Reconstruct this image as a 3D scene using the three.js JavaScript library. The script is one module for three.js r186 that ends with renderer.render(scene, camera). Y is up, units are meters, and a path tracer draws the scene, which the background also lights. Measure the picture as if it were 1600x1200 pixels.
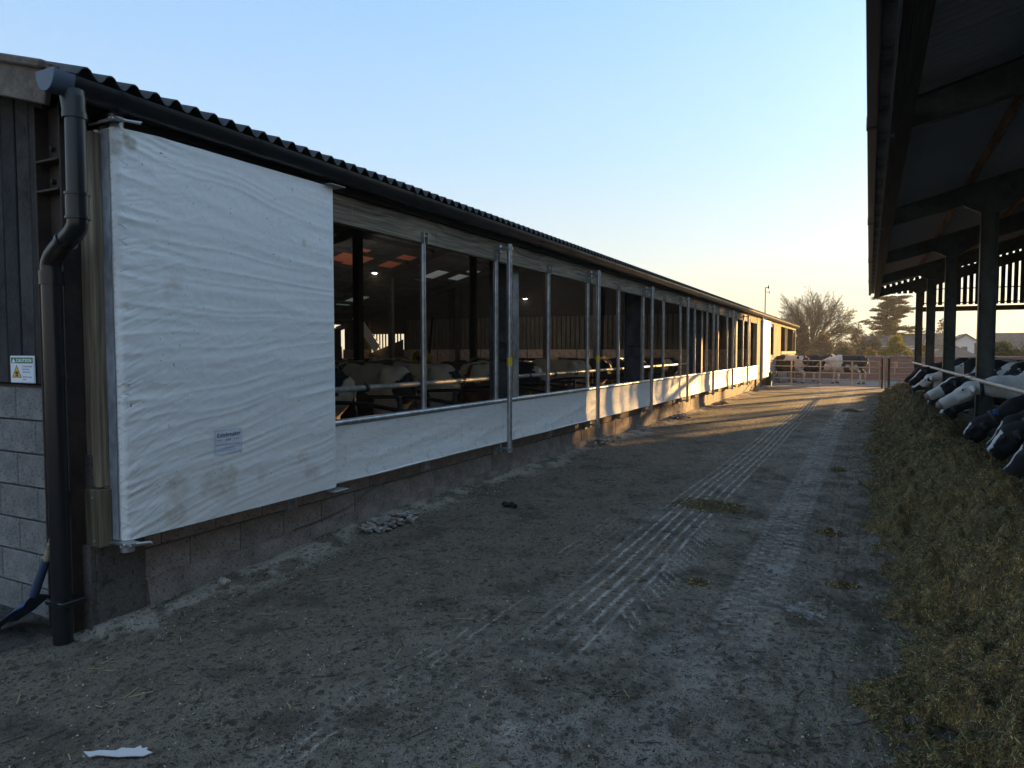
import * as THREE from 'three';
import { mergeGeometries } from 'three/addons/utils/BufferGeometryUtils.js';

// ---------------------------------------------------------------- camera, sky, sun, exposure
const scene = new THREE.Scene();
const EXPO = 4.2;
const renderer = new THREE.WebGLRenderer({ antialias: true });
renderer.setSize(1024, 768);
renderer.toneMapping = THREE.LinearToneMapping;
renderer.toneMappingExposure = EXPO;
renderer.shadowMap.enabled = true;
const camera = new THREE.PerspectiveCamera(2 * Math.atan(600 / 1090) * 180 / Math.PI, 4 / 3, 0.05, 2000);
camera.position.set(0, 1.65, 0);
{
  const yaw = 27.0827 * Math.PI / 180, pit = -2.7313 * Math.PI / 180;
  camera.lookAt(-Math.sin(yaw) * Math.cos(pit), 1.65 + Math.sin(pit), -Math.cos(yaw) * Math.cos(pit));
}
const SUN_AZ = 24 * Math.PI / 180, SUN_EL = 8.3 * Math.PI / 180;
const sunDir = new THREE.Vector3(Math.sin(SUN_AZ) * Math.cos(SUN_EL), Math.sin(SUN_EL), -Math.cos(SUN_AZ) * Math.cos(SUN_EL));
{
  // evening sky: blue overhead, pale at the horizon, warm and bright towards the sun
  const W = 1024, H = 512, d = new Float32Array(W * H * 4);
  const stops = [[0, .70, .63, .47], [.05, .67, .65, .54], [.13, .55, .65, .71], [.26, .39, .59, .82], [.5, .255, .48, .82], [.8, .30, .48, .75], [1.57, .35, .50, .71]];
  for (let j = 0; j < H; j++) for (let i = 0; i < W; i++) {
    const el = ((j + .5) / H - .5) * Math.PI, az = ((i + .5) / W - .5) * 2 * Math.PI;
    const x = Math.cos(el) * Math.cos(az), z = Math.cos(el) * Math.sin(az), y = Math.sin(el);
    const g = Math.acos(Math.min(1, Math.max(-1, x * sunDir.x + y * sunDir.y + z * sunDir.z)));
    let c; const e = Math.max(0, el);
    for (let k = 1; k < stops.length; k++) if (e <= stops[k][0] || k === stops.length - 1) {
      const a = stops[k - 1], b = stops[k], t = Math.min(1, (e - a[0]) / (b[0] - a[0]));
      c = [1, 2, 3].map(q => a[q] + (b[q] - a[q]) * t); break;
    }
    const f = 1 + 1.05 * Math.exp(-g / .45), w = .9 * Math.exp(-g / .2);
    let R = c[0] * f + w, G = c[1] * f + w * .82, B = c[2] * (1 + .7 * Math.exp(-g / .45)) + w * .42;
    if (el < 0) { const k = Math.max(0, 1 + el * 12); R = R * k + .1 * (1 - k); G = G * k + .09 * (1 - k); B = B * k + .07 * (1 - k); }
    const o = (j * W + i) * 4; d[o] = R / EXPO * 1.19; d[o + 1] = G / EXPO * 1.19; d[o + 2] = B / EXPO * 1.19; d[o + 3] = 1;
  }
  const t = new THREE.DataTexture(d, W, H, THREE.RGBAFormat, THREE.FloatType);
  t.mapping = THREE.EquirectangularReflectionMapping; t.magFilter = THREE.LinearFilter; t.minFilter = THREE.LinearFilter; t.needsUpdate = true;
  scene.background = t; scene.environment = t;
}
const sun = new THREE.DirectionalLight(new THREE.Color().setRGB(1, .59, .21), 5);
sun.position.copy(sunDir).multiplyScalar(120); sun.target.position.set(0, 0, -15);
sun.position.add(sun.target.position);
sun.castShadow = true; sun.shadow.mapSize.set(4096, 4096); sun.shadow.radius = 1;
Object.assign(sun.shadow.camera, { left: -60, right: 60, top: 40, bottom: -40, near: 1, far: 300 });
scene.add(sun, sun.target);
scene.fog = new THREE.FogExp2(0xe2dac8, 0.0009);

// ---------------------------------------------------------------- helpers
let seed_ = 1;
function rng(s) { let a = s >>> 0; return () => { a = (a + 0x6D2B79F5) | 0; let t = Math.imul(a ^ (a >>> 15), 1 | a); t = (t + Math.imul(t ^ (t >>> 7), 61 | t)) ^ t; return ((t ^ (t >>> 14)) >>> 0) / 4294967296; }; }
const rnd = rng(77);
const rr = (a, b, r = rnd) => a + (b - a) * r();
function hash(x, y, z) { let h = Math.imul(x, 374761393) ^ Math.imul(y, 668265263) ^ Math.imul(z, 1274126177); h = Math.imul(h ^ (h >>> 13), 1274126177); return ((h ^ (h >>> 16)) >>> 0) / 4294967296; }
const sm = t => t * t * (3 - 2 * t), lerp = (a, b, t) => a + (b - a) * t, clamp = (x, a = 0, b = 1) => Math.min(b, Math.max(a, x));
const ss = (a, b, x) => sm(clamp((x - a) / (b - a)));
function n2(x, y, s = 0, p = 0) {
  const i = Math.floor(x), j = Math.floor(y), u = sm(x - i), v = sm(y - j);
  const w = p ? (q => ((q % p) + p) % p) : (q => q);
  return lerp(lerp(hash(w(i), w(j), s), hash(w(i + 1), w(j), s), u), lerp(hash(w(i), w(j + 1), s), hash(w(i + 1), w(j + 1), s), u), v);
}
function n3(x, y, z, s = 0) {
  const i = Math.floor(x), j = Math.floor(y), k = Math.floor(z), u = sm(x - i), v = sm(y - j), w = sm(z - k);
  const H = (a, b, c) => hash(a + s * 131, b, c);
  return lerp(lerp(lerp(H(i, j, k), H(i + 1, j, k), u), lerp(H(i, j + 1, k), H(i + 1, j + 1, k), u), v), lerp(lerp(H(i, j, k + 1), H(i + 1, j, k + 1), u), lerp(H(i, j + 1, k + 1), H(i + 1, j + 1, k + 1), u), v), w);
}
const fbm2 = (x, y, s = 0, o = 4) => { let a = 0, m = .5, t = 0; for (let i = 0; i < o; i++) { a += m * n2(x, y, s + i); t += m; x *= 2.03; y *= 2.03; m *= .5; } return a / t; };
const pf = (u, v, fx, fy, s, o = 3) => { let a = 0, m = .5, t = 0; for (let i = 0; i < o; i++) { const kx = fx << i, ky = fy << i; const x = u * kx, y = v * ky; const ii = Math.floor(x), jj = Math.floor(y), p = sm(x - ii), q = sm(y - jj); const X0 = ii % kx, X1 = (ii + 1) % kx, Y0 = jj % ky, Y1 = (jj + 1) % ky, S = s + i * 17; a += m * lerp(lerp(hash(X0, Y0, S), hash(X1, Y0, S), p), lerp(hash(X0, Y1, S), hash(X1, Y1, S), p), q); t += m; m *= .5; } return a / t; };
// texture from a function of periodic (u,v); returns linear colours 0..1 when srgb=false
function tex(n, fn, { srgb = false, m = n, rep = [1, 1] } = {}) {
  const d = new Uint8Array(n * m * 4);
  for (let j = 0; j < m; j++) for (let i = 0; i < n; i++) {
    let c = fn((i + .5) / n, (j + .5) / m); if (typeof c === 'number') c = [c, c, c];
    const o = (j * n + i) * 4;
    for (let k = 0; k < 3; k++) { let x = clamp(c[k]); if (srgb) x = x <= .0031308 ? x * 12.92 : 1.055 * Math.pow(x, 1 / 2.4) - .055; d[o + k] = Math.round(x * 255); }
    d[o + 3] = 255;
  }
  const t = new THREE.DataTexture(d, n, m, THREE.RGBAFormat, THREE.UnsignedByteType);
  t.wrapS = t.wrapT = THREE.RepeatWrapping; t.magFilter = THREE.LinearFilter; t.minFilter = THREE.LinearMipmapLinearFilter; t.generateMipmaps = true;
  if (srgb) t.colorSpace = THREE.SRGBColorSpace; t.repeat.set(...rep); t.needsUpdate = true; return t;
}
const C = (r, g, b) => new THREE.Color().setRGB(r, g, b);
const std = (o) => new THREE.MeshStandardMaterial(Object.assign({ roughness: .8, side: THREE.DoubleSide }, o));
const used = {};
function numbered(n) { if (!(n in used)) { used[n] = 0; return n; } used[n]++; return n + '_' + String(used[n]).padStart(3, '0'); }
const V = (X, y, Z) => new THREE.Vector3(X, y, -Z);
const BASE = new WeakMap();
function tag(o, label, category, group, kind) { if (label) o.userData.label = label; if (category) o.userData.category = category; if (group) o.userData.group = group; if (kind) o.userData.kind = kind; return o; }
function thing(name, label, category, group, b = [0, 0, 0]) {
  const o = new THREE.Group(); o.name = numbered(name); o.position.copy(V(...b)); BASE.set(o, V(...b)); scene.add(o); return tag(o, label, category, group);
}
function part(parent, name, geo, mat, label) {
  if (Array.isArray(geo)) geo = merge(geo);
  const m = new THREE.Mesh(geo, mat); m.name = name; m.castShadow = m.receiveShadow = true;
  const b = BASE.get(parent); if (b) { geo.translate(-b.x, -b.y, -b.z); BASE.set(m, b); }
  if (label) m.userData.label = label; parent.add(m); return m;
}
function piece(parent, name, geo, mat, pos, rot) { // shared geometry placed by its own position (given in scene coordinates)
  const m = new THREE.Mesh(geo, mat); m.name = name; m.castShadow = m.receiveShadow = true; m.position.copy(pos);
  const b = BASE.get(parent); if (b) m.position.sub(b); if (rot) m.rotation.set(...rot); parent.add(m); return m;
}
function single(name, geo, mat, label, category, group, kind) { if (Array.isArray(geo)) geo = merge(geo); const m = new THREE.Mesh(geo, mat); m.name = numbered(name); m.castShadow = m.receiveShadow = true; scene.add(m); return tag(m, label, category, group, kind); }
function copy(o, label, [X, y, Z], turn = null) { const c = o.clone(); c.name = numbered(o.name.replace(/_\d{3}$/, '')); c.userData = { ...o.userData }; if (label) c.userData.label = label; c.position.copy(V(X, y, Z)); if (turn !== null) c.rotation.y = turn; scene.add(c); return c; }
function ng(g) {
  g = g.index ? g.toNonIndexed() : g; for (const k of Object.keys(g.attributes)) if (!['position', 'normal', 'uv', 'color'].includes(k)) g.deleteAttribute(k);
  if (!g.attributes.uv) g.setAttribute('uv', new THREE.BufferAttribute(new Float32Array(g.attributes.position.count * 2), 2));
  if (!g.attributes.normal) g.computeVertexNormals(); return g;
}
function merge(a) { return mergeGeometries(a.map(ng)); }
// uv in metres by the axis a face looks along; grain axis g lies along u
function boxUV(g, ax = 'x', ox = 0, oy = 0) {
  const p = g.attributes.position, n = g.attributes.normal, uv = new Float32Array(p.count * 2);
  const k = { x: 0, y: 1, z: 2 }[ax];
  for (let i = 0; i < p.count; i++) {
    const P = [p.getX(i), p.getY(i), p.getZ(i)], N = [Math.abs(n.getX(i)), Math.abs(n.getY(i)), Math.abs(n.getZ(i))];
    const m = N[0] >= N[1] && N[0] >= N[2] ? 0 : N[1] >= N[2] ? 1 : 2; let o = [0, 1, 2].filter(q => q !== m);
    if (o[1] === k) o = [o[1], o[0]];
    uv[i * 2] = P[o[0]] + ox; uv[i * 2 + 1] = P[o[1]] + oy;
  }
  g.setAttribute('uv', new THREE.BufferAttribute(uv, 2)); return g;
}
function cbox(w, h, d, c = .004) { // box with chamfered edges, 44 triangles
  c = Math.min(c, w * .45, h * .45, d * .45);
  const P = [], q = [w / 2, h / 2, d / 2], v = (s, a) => [0, 1, 2].map(k => s[k] * (q[k] - (k === a ? 0 : c)));
  const tri = (A, B, D) => { const n = new THREE.Vector3().subVectors(new THREE.Vector3(...B), new THREE.Vector3(...A)).cross(new THREE.Vector3().subVectors(new THREE.Vector3(...D), new THREE.Vector3(...A))); const m = [0, 1, 2].map(k => A[k] + B[k] + D[k]); if (n.x * m[0] + n.y * m[1] + n.z * m[2] < 0) P.push(...A, ...D, ...B); else P.push(...A, ...B, ...D); };
  const quad = (A, B, D, E) => { tri(A, B, D); tri(A, D, E); };
  for (let a = 0; a < 3; a++) for (const s of [-1, 1]) { const b = (a + 1) % 3, e = (a + 2) % 3, f = (x, y) => { const t = [0, 0, 0]; t[a] = s; t[b] = x; t[e] = y; return v(t, a); }; quad(f(-1, -1), f(1, -1), f(1, 1), f(-1, 1)); }
  for (let a = 0; a < 3; a++) for (const s of [-1, 1]) for (const t of [-1, 1]) { const b = (a + 1) % 3, e = (a + 2) % 3, f = (x, k) => { const r = [0, 0, 0]; r[a] = x; r[b] = s; r[e] = t; return v(r, k); }; quad(f(-1, b), f(1, b), f(1, e), f(-1, e)); }
  for (const x of [-1, 1]) for (const y of [-1, 1]) for (const z of [-1, 1]) tri(v([x, y, z], 0), v([x, y, z], 1), v([x, y, z], 2));
  const g = new THREE.BufferGeometry(); g.setAttribute('position', new THREE.Float32BufferAttribute(P, 3)); g.computeVertexNormals(); return boxUV(g);
}
function bx(x0, x1, y0, y1, Z0, Z1, c = .004, ax = 'x') { const g = cbox(x1 - x0, y1 - y0, Z1 - Z0, c); const r = rnd; boxUV(g, ax, r() * 3, r() * 3); g.translate((x0 + x1) / 2, (y0 + y1) / 2, -(Z0 + Z1) / 2); return g; }
function cyl(a, b, r0, r1 = r0, seg = 12, open = false) {
  const A = V(...a), B = V(...b), L = A.distanceTo(B), g = new THREE.CylinderGeometry(r1, r0, L, seg, 1, open);
  const u = g.attributes.uv; for (let i = 0; i < u.count; i++) u.setXY(i, u.getX(i) * 6.28 * r0, u.getY(i) * L);
  g.applyQuaternion(new THREE.Quaternion().setFromUnitVectors(new THREE.Vector3(0, 1, 0), B.clone().sub(A).normalize()));
  g.translate((A.x + B.x) / 2, (A.y + B.y) / 2, (A.z + B.z) / 2); return ng(g);
}
function pipe(pts, r, n = 40, seg = 10, closed = false) { return ng(new THREE.TubeGeometry(new THREE.CatmullRomCurve3(pts.map(p => V(...p)), closed, 'catmullrom', .3), n, r, seg, closed)); }
function grid(nu, nv, fn, uvf) { // fn(i/nu, j/nv) -> [X,y,Z]
  const P = [], U = [], I = [];
  for (let j = 0; j <= nv; j++) for (let i = 0; i <= nu; i++) { const p = fn(i / nu, j / nv); P.push(p[0], p[1], -p[2]); const u = uvf ? uvf(i / nu, j / nv, p) : [i / nu, j / nv]; U.push(u[0], u[1]); }
  for (let j = 0; j < nv; j++) for (let i = 0; i < nu; i++) { const a = j * (nu + 1) + i; I.push(a, a + 1, a + nu + 2, a, a + nu + 2, a + nu + 1); }
  const g = new THREE.BufferGeometry(); g.setAttribute('position', new THREE.Float32BufferAttribute(P, 3)); g.setAttribute('uv', new THREE.Float32BufferAttribute(U, 2)); g.setIndex(I); g.computeVertexNormals(); return g;
}
const move = (g, X, y, Z) => { g.translate(X, y, -Z); return g; };

// ---------------------------------------------------------------- materials
const woodT = tex(512, (u, v) => { const w = pf(u, v, 3, 6, 5, 2); const g = pf(u, (v + w * .06) % 1, 4, 64, 9, 3), r = .5 + .5 * Math.sin((v * 9 + w * 3.2) * 6.283); return clamp(.45 + .6 * (g - .5) + .22 * r + .25 * (pf(u, v, 2, 2, 3, 2) - .5)); });
const woodB = tex(512, (u, v) => pf(u, v, 6, 90, 21, 3));
const blockT = tex(512, (u, v) => { const g = pf(u, v, 96, 96, 2, 2), m = pf(u, v, 5, 5, 31, 3), p = pf(u, v, 40, 40, 8, 1) > .83 ? -.25 : 0; return clamp(.62 + .5 * (g - .5) + .45 * (m - .5) + p); });
const blockB = tex(512, (u, v) => clamp(pf(u, v, 90, 90, 2, 3) - (pf(u, v, 40, 40, 8, 1) > .8 ? .35 : 0)));
const galvT = tex(256, (u, v) => { const a = pf(u, v, 24, 24, 4, 1), b = pf(u, v, 3, 6, 8, 3); return clamp(.62 + .28 * (a - .5) + .35 * (b - .5)); });
const grimeT = tex(512, (u, v) => { const a = pf(u, v, 8, 8, 3, 5), b = pf(u, v, 60, 60, 7, 2); return clamp(.55 + .9 * (a - .5) + .3 * (b - .5)); });
const fineB = tex(256, (u, v) => pf(u, v, 60, 60, 6, 2));
const wood = (r, g, b, rep = .55) => { const m = woodT.clone(); m.repeat.set(rep, rep * 2); m.needsUpdate = true; const bb = woodB.clone(); bb.repeat.set(rep, rep * 2); bb.needsUpdate = true; return std({ color: C(r, g, b), map: m, bumpMap: bb, bumpScale: .006, roughness: .95 }); };
const grime = (r, g, b, o = {}) => { const m = grimeT.clone(); m.repeat.set(.8, .8); m.needsUpdate = true; return std(Object.assign({ color: C(r, g, b), map: m, bumpMap: fineB, bumpScale: .0006 }, o)); };
const M = {
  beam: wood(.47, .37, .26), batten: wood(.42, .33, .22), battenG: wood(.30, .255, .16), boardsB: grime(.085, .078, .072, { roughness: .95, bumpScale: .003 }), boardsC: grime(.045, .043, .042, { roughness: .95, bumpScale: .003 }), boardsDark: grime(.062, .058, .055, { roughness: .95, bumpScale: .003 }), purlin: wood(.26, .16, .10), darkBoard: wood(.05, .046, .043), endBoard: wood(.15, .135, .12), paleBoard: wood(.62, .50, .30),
  steel: grime(.05, .05, .052, { roughness: .6 }), rust: grime(.085, .055, .042), greenSteel: grime(.085, .115, .11, { roughness: .5 }), barnSteel: grime(.12, .12, .125), flake: grime(.42, .38, .33),
  galv: std({ color: C(.62, .64, .67), map: galvT, metalness: .75, roughness: .38 }), galvDull: std({ color: C(.50, .51, .52), map: galvT, metalness: .45, roughness: .5 }),
  plasticBlack: std({ color: C(.012, .013, .016), roughness: .3, bumpMap: fineB, bumpScale: .0003 }),
  dirtPlastic: grime(.13, .085, .055),
  fibre: grime(.17, .155, .145), fibreDark: grime(.075, .078, .085), shedRoof: std({ color: C(.36, .385, .43), roughness: .85, bumpMap: fineB, bumpScale: .0006 }), bargeM: grime(.30, .235, .18),
  silverRail: std({ color: C(.66, .63, .57), map: galvT, metalness: .2, roughness: .5 }),
  darkTube: grime(.05, .048, .047, { roughness: .5, metalness: .3 }),
  white: std({ color: C(.8, .8, .78), roughness: .6 }),
};
const blockMats = [[.47, .39, .34], [.52, .435, .385], [.41, .345, .305], [.47, .38, .345]].map(c => { const t = blockT.clone(); t.repeat.set(1.6, 1.6); t.needsUpdate = true; const b = blockB.clone(); b.repeat.set(1.6, 1.6); b.needsUpdate = true; return std({ color: C(...c), map: t, bumpMap: b, bumpScale: .004, roughness: .95 }); });
const blockGrey = [[.31, .30, .285], [.34, .33, .315], [.28, .27, .26]].map(c => { const t = blockT.clone(); t.repeat.set(1.6, 1.6); t.needsUpdate = true; const b = blockB.clone(); b.repeat.set(1.6, 1.6); b.needsUpdate = true; return std({ color: C(...c), map: t, bumpMap: b, bumpScale: .004, roughness: .95 }); });
const mortar = std({ color: C(.17, .15, .135), map: blockT, roughness: 1 });

// ---------------------------------------------------------------- ground: one sheet of packed dirt over concrete, tracks and crumbs raised on it
function groundY(X, Z) {
  let y = 0;
  y -= .11 * ss(5.2, 2.5, Z) * ss(-2.4, -4.2, X);
  if (Z > 36) return y;
  const near = 1 - ss(12, 30, Z);
  y += (fbm2(X * .7, Z * .7, 11, 2) - .5) * .03 + (fbm2(X * 11, Z * 11, 15, 3) - .5) * .011 * (.4 + near * .6);
  const l = fbm2(X * 26, Z * 26, 19, 2); y += Math.max(0, l - .58) * .045 * near;
  // crust of crumbled mortar at the foot of the wall
  const cx = X + 4.27 - (fbm2(Z * 1.4, 3, 41, 3) - .3) * .5; if (Z > 2.6) y += .045 * ss(.28, -.02, cx) * (X > -4.4 ? 1 : 0);
  return y;
}
function track(X, Z) { // pale scraped tyre marks: 0..1
  let m = 0; const wob = (n2(Z * .25, 5, 3) - .5) * .10;
  { // left track: narrow ribs, broken up along the way, and a fringe of lug scratches
    const c = -1.60 + wob - .03 * ss(5, 2.5, Z), d = X - c;
    if (Math.abs(d) < .34) { const ph = d / .098 + (n2(Z * .8, Math.floor(d / .098), 5) - .5) * .2; const rib = Math.pow(.5 + .5 * Math.sin(ph * 2 * Math.PI), 7); const dash = ss(.38, .6, n2(Math.floor(ph) * 3.7, Z * 11, 71)) * .6 + .4; m = Math.max(m, rib * dash * ss(.34, .22, Math.abs(d)) * ss(.28, .50, fbm2(X * 1.6 + 4, Z * .45, 77, 3)) * ss(2.2, 4, Z)); }
    const e = d - .30; if (e > -.08 && e < .14) { const cell = Math.floor((Z + e * 1.5) / .115), lug = Math.pow(.5 + .5 * Math.sin((Z + e * 1.5) * 2 * Math.PI / .115), 12); m = Math.max(m, lug * (hash(cell, 3, 9) > .4 ? 1 : .2) * ss(-.08, -.02, e) * ss(.14, .04, e) * ss(7.4, 6, Z) * ss(3.3, 4, Z) * .8); }
  }
  { const c = -2.12 + wob, d = X - c; if (Math.abs(d) < .2) { const ph = d / .07, rib = Math.pow(.5 + .5 * Math.sin(ph * 2 * Math.PI), 8); m = Math.max(m, rib * .45 * ss(.38, .6, n2(Math.floor(ph) * 2.3, Z * 9, 41)) * ss(.2, .1, Math.abs(d)) * ss(.46, .62, fbm2(X * 3, Z * .7, 61, 2))); } }
  { // right track: broad scuffed band of short cross dashes
    const c = -.66 + wob * .6, d = X - c; if (Math.abs(d) < .2) { const b = ss(.2, .15, Math.abs(d)), col = Math.floor((d + 1) / .08), br = Math.pow(.5 + .5 * Math.sin((Z + hash(col, 1, 4) * .2) * 2 * Math.PI / .13), 3) * ss(.0, .4, Math.sin(((d + 1) / .08 % 1) * Math.PI)); m = Math.max(m, b * (.10 + .5 * br * (.4 + .9 * n2(X * 14, Z * 7, 33))) * ss(3.0, 4.8, Z)); } }
  const w = ss(.60, .74, fbm2(X * 2.2 + 3, Z * 1.3, 83, 4)) * ss(-2.4, -1.6, X) * ss(.1, -.3, X); // dusty scuffs between
  return Math.max(m, w * .35 * n2(X * 30, Z * 16, 85));
}
const groundMat = (() => {
  const N = 2048, mk = (bg, list) => { const cv = document.createElement('canvas'); cv.width = cv.height = N; const x = cv.getContext('2d'); x.fillStyle = bg; x.fillRect(0, 0, N, N); const r = rng(404); for (const [n, r0, r1, cols] of list) for (let i = 0; i < n; i++) { const X = r() * N, Y = r() * N, q = r0 + (r1 - r0) * r() * r(), e = .4 + r() * .6, A = r() * 3.14; x.fillStyle = cols[Math.floor(r() * cols.length)]; for (const ox of [0, X < 40 ? N : X > N - 40 ? -N : 0]) for (const oy of [0, Y < 40 ? N : Y > N - 40 ? -N : 0]) { x.beginPath(); x.ellipse(X + ox, Y + oy, q, q * e, A, 0, 6.3); x.fill(); if (!ox && !oy) continue; } } const t = new THREE.CanvasTexture(cv); t.wrapS = t.wrapT = THREE.RepeatWrapping; return t; };
  // clods, pits and chips: colour and height from the same scatter
  const t = mk('#c4c2be', [[2600, 6, 34, ['rgba(150,146,140,.35)', 'rgba(215,212,205,.3)', 'rgba(120,115,108,.3)']], [26000, 1.5, 7, ['rgba(120,114,106,.55)', 'rgba(222,218,210,.5)', 'rgba(170,165,158,.5)', 'rgba(90,84,78,.5)']], [42000, .7, 2.6, ['rgba(80,75,70,.5)', 'rgba(228,224,216,.4)', 'rgba(150,145,138,.5)']], [900, 1.5, 4.5, ['#efe9dc', '#5a524a', '#f4efe6', '#6d5c40']]]); t.colorSpace = THREE.SRGBColorSpace;
  const b = mk('#707070', [[2600, 6, 34, ['rgba(40,40,40,.35)', 'rgba(190,190,190,.35)']], [26000, 1.5, 7, ['rgba(20,20,20,.4)', 'rgba(220,220,220,.45)']], [42000, .7, 2.6, ['rgba(0,0,0,.6)', 'rgba(255,255,255,.6)']]]);
  return new THREE.MeshPhysicalMaterial({ color: C(1, 1, 1), map: t, bumpMap: b, bumpScale: .011, vertexColors: true, roughness: .9, specularIntensity: .45, side: THREE.DoubleSide });
})();
{
  const xs = [], zs = [];
  for (let x = -60; x < -8; x += 4) xs.push(x); for (let x = -8; x < -4.5; x += .06) xs.push(x);
  for (let x = -4.5; x < 1.9; x += .0145) xs.push(x); for (let x = 1.9; x < 22; x += .8) xs.push(x); for (let x = 22; x <= 90; x += 6) xs.push(x);
  for (const z of [-60, -30, -12, -4, 0, .5, .8]) zs.push(z); for (let z = .95; z < 52; z *= 1.0066) zs.push(z);
  const nx = xs.length, nz = zs.length, P = new Float32Array(nx * nz * 3), U = new Float32Array(nx * nz * 2), K = new Float32Array(nx * nz * 3), I = new Uint32Array((nx - 1) * (nz - 1) * 6);
  for (let j = 0; j < nz; j++) for (let i = 0; i < nx; i++) {
    const X = xs[i], Z = zs[j], o = j * nx + i; const fineX = X > -8 && X < 2.2 && Z > .8;
    let y = fineX ? groundY(X, Z) : 0; let c;
    if (!fineX || X < -4.45) { const f = n2(X * 3, Z * 3, 4); c = X < -4.4 && Z > 2.6 && Z < 50 ? [.30 + .08 * f, .25 + .07 * f, .17 + .05 * f] : [.085, .078, .07]; if (X < -4.45 && Z < 2.7 && X > -8) c = [.06 + .03 * f, .055 + .028 * f, .05 + .025 * f]; }
    else {
      const big = fbm2(X * .55, Z * .35, 91, 3), mid = fbm2(X * 4, Z * 4, 95, 4), fi = fbm2(X * 22, Z * 22, 99, 2);
      const dirt = [.168, .140, .110], conc = [.262, .230, .195];
      let q = ss(-2.6, -.4, X + (big - .5) * 1.8) * .75 * ss(.3, .62, mid * .6 + fi * .4);
      c = dirt.map((d, k) => lerp(d, conc[k], q)); const v = .68 + .45 * mid + .32 * (fi - .5); c = c.map(x => x * v);
      if (mid < .40) { const k = ss(.40, .28, mid) * .22; c = c.map(x => x * (1 - k)); }
      const t = track(X, Z); if (t > 0) { c = c.map((x, k) => lerp(x, [.55, .53, .49][k], clamp(t))); y -= t * .003; }
      // thin dark wheel lines near the feed
      const rl = Math.pow(.5 + .5 * Math.sin(X * 2 * Math.PI / .07), 8) * ss(-.5, -.3, X) * ss(.35, .1, X) * ss(.4, .6, n2(X * 16, Z * 3.5, 55)); c = c.map(x => x * (1 - .45 * rl));
      // pale splashes of milk powder
      for (const [sx, sz, r] of [[-.32, 4.75, .16], [-.55, 5.6, .16], [-.62, 5.5, .1], [-.25, 4.62, .09]]) { const d = Math.hypot((X - sx) * 1.3, Z - sz); if (d < r && fbm2(X * 17, Z * 17, 201, 3) > .56) c = [.34, .34, .335]; }
      // crumbled mortar strip at the wall foot
      const cx = X + 4.27 - (fbm2(Z * 1.4, 3, 41, 3) - .3) * .5, pm = ss(.36, .05, cx) * ss(.40, .60, fbm2(X * 7, Z * 5, 131, 4)) * (Z > 2.5 ? 1 : 0); c = c.map((x, k) => lerp(x, [.37, .335, .285][k], pm));
      // feed crumbs scattered beside the heap
      const fd = ss(-.45, .35, X) * ss(.5, .68, fbm2(X * 6, Z * 4, 141, 4)); c = c.map((x, k) => lerp(x, [.055, .052, .028][k], fd * .85));
      if (Z > 33.2) { const k = ss(33.2, 34, Z); c = c.map((x, m) => lerp(x, [.26, .25, .24][m] * (.8 + .4 * mid), k)); }
    }
    P[o * 3] = X; P[o * 3 + 1] = y; P[o * 3 + 2] = -Z; U[o * 2] = X / 1.7; U[o * 2 + 1] = Z / 1.7; K.set(c.map(x => x * 1.8), o * 3);
  }
  let k = 0; for (let j = 0; j < nz - 1; j++) for (let i = 0; i < nx - 1; i++) { const a = j * nx + i; I[k++] = a; I[k++] = a + 1; I[k++] = a + nx; I[k++] = a + 1; I[k++] = a + nx + 1; I[k++] = a + nx; }
  const g = new THREE.BufferGeometry(); g.setAttribute('position', new THREE.BufferAttribute(P, 3)); g.setAttribute('uv', new THREE.BufferAttribute(U, 2)); g.setAttribute('color', new THREE.BufferAttribute(K, 3)); g.setIndex(new THREE.BufferAttribute(I, 1)); g.computeVertexNormals();
  single('yard_ground', g, groundMat, 'dark dirt-covered concrete yard with pale tyre tracks between the two sheds', null, null, 'structure');
  single('field', grid(30, 24, (u, v) => [-150 + 300 * u, -.16 + 1.5 * ss(.6, 1, v) * n2(u * 5, v * 3, 8), -70 + 310 * v]), grime(.09, .10, .04), 'low green land stretching away beyond the farm', null, null, 'structure');
}
// ---------------------------------------------------------------- the long barn on the left
const WX = -4.27, GZ = 2.6, BEND = 32.8;
const PITCH = .275;
// corrugated sheet: waves along Z, from (Xa,ya) to (Xb,yb), Z0..Z1
function sheet(Xa, ya, Xb, yb, Z0, Z1, { pitch = .146, amp = .029, per = 8, th = .008, rows = 1 } = {}) {
  const n = Math.max(2, Math.round((Z1 - Z0) / pitch * per));
  const w = Z => { const t = ((Z / pitch) % 1 + 1) % 1; const s = Math.sin(t * 6.283); return amp * (s > 0 ? Math.pow(s, .75) : -Math.pow(-s, .75)); };
  const top = grid(n, rows, (u, v) => { const Z = Z0 + (Z1 - Z0) * u; return [lerp(Xa, Xb, v), lerp(ya, yb, v) + w(Z) + th, Z]; }, (u, v, p) => [p[2], v * Math.hypot(Xb - Xa, yb - ya)]);
  const bot = grid(n, rows, (u, v) => { const Z = Z0 + (Z1 - Z0) * u; return [lerp(Xa, Xb, v), lerp(ya, yb, v) + w(Z), Z]; }, (u, v, p) => [p[2], v * Math.hypot(Xb - Xa, yb - ya)]);
  const e1 = grid(n, 1, (u, v) => { const Z = Z0 + (Z1 - Z0) * u; return [Xa, ya + w(Z) + th * v, Z]; });
  return merge([top, bot, e1]);
}
const barn = thing('cattle_barn', 'long low cattle barn with open side, corrugated roof edge and block base', 'barn', null, [-4.3, 0, 2.6]);
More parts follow.
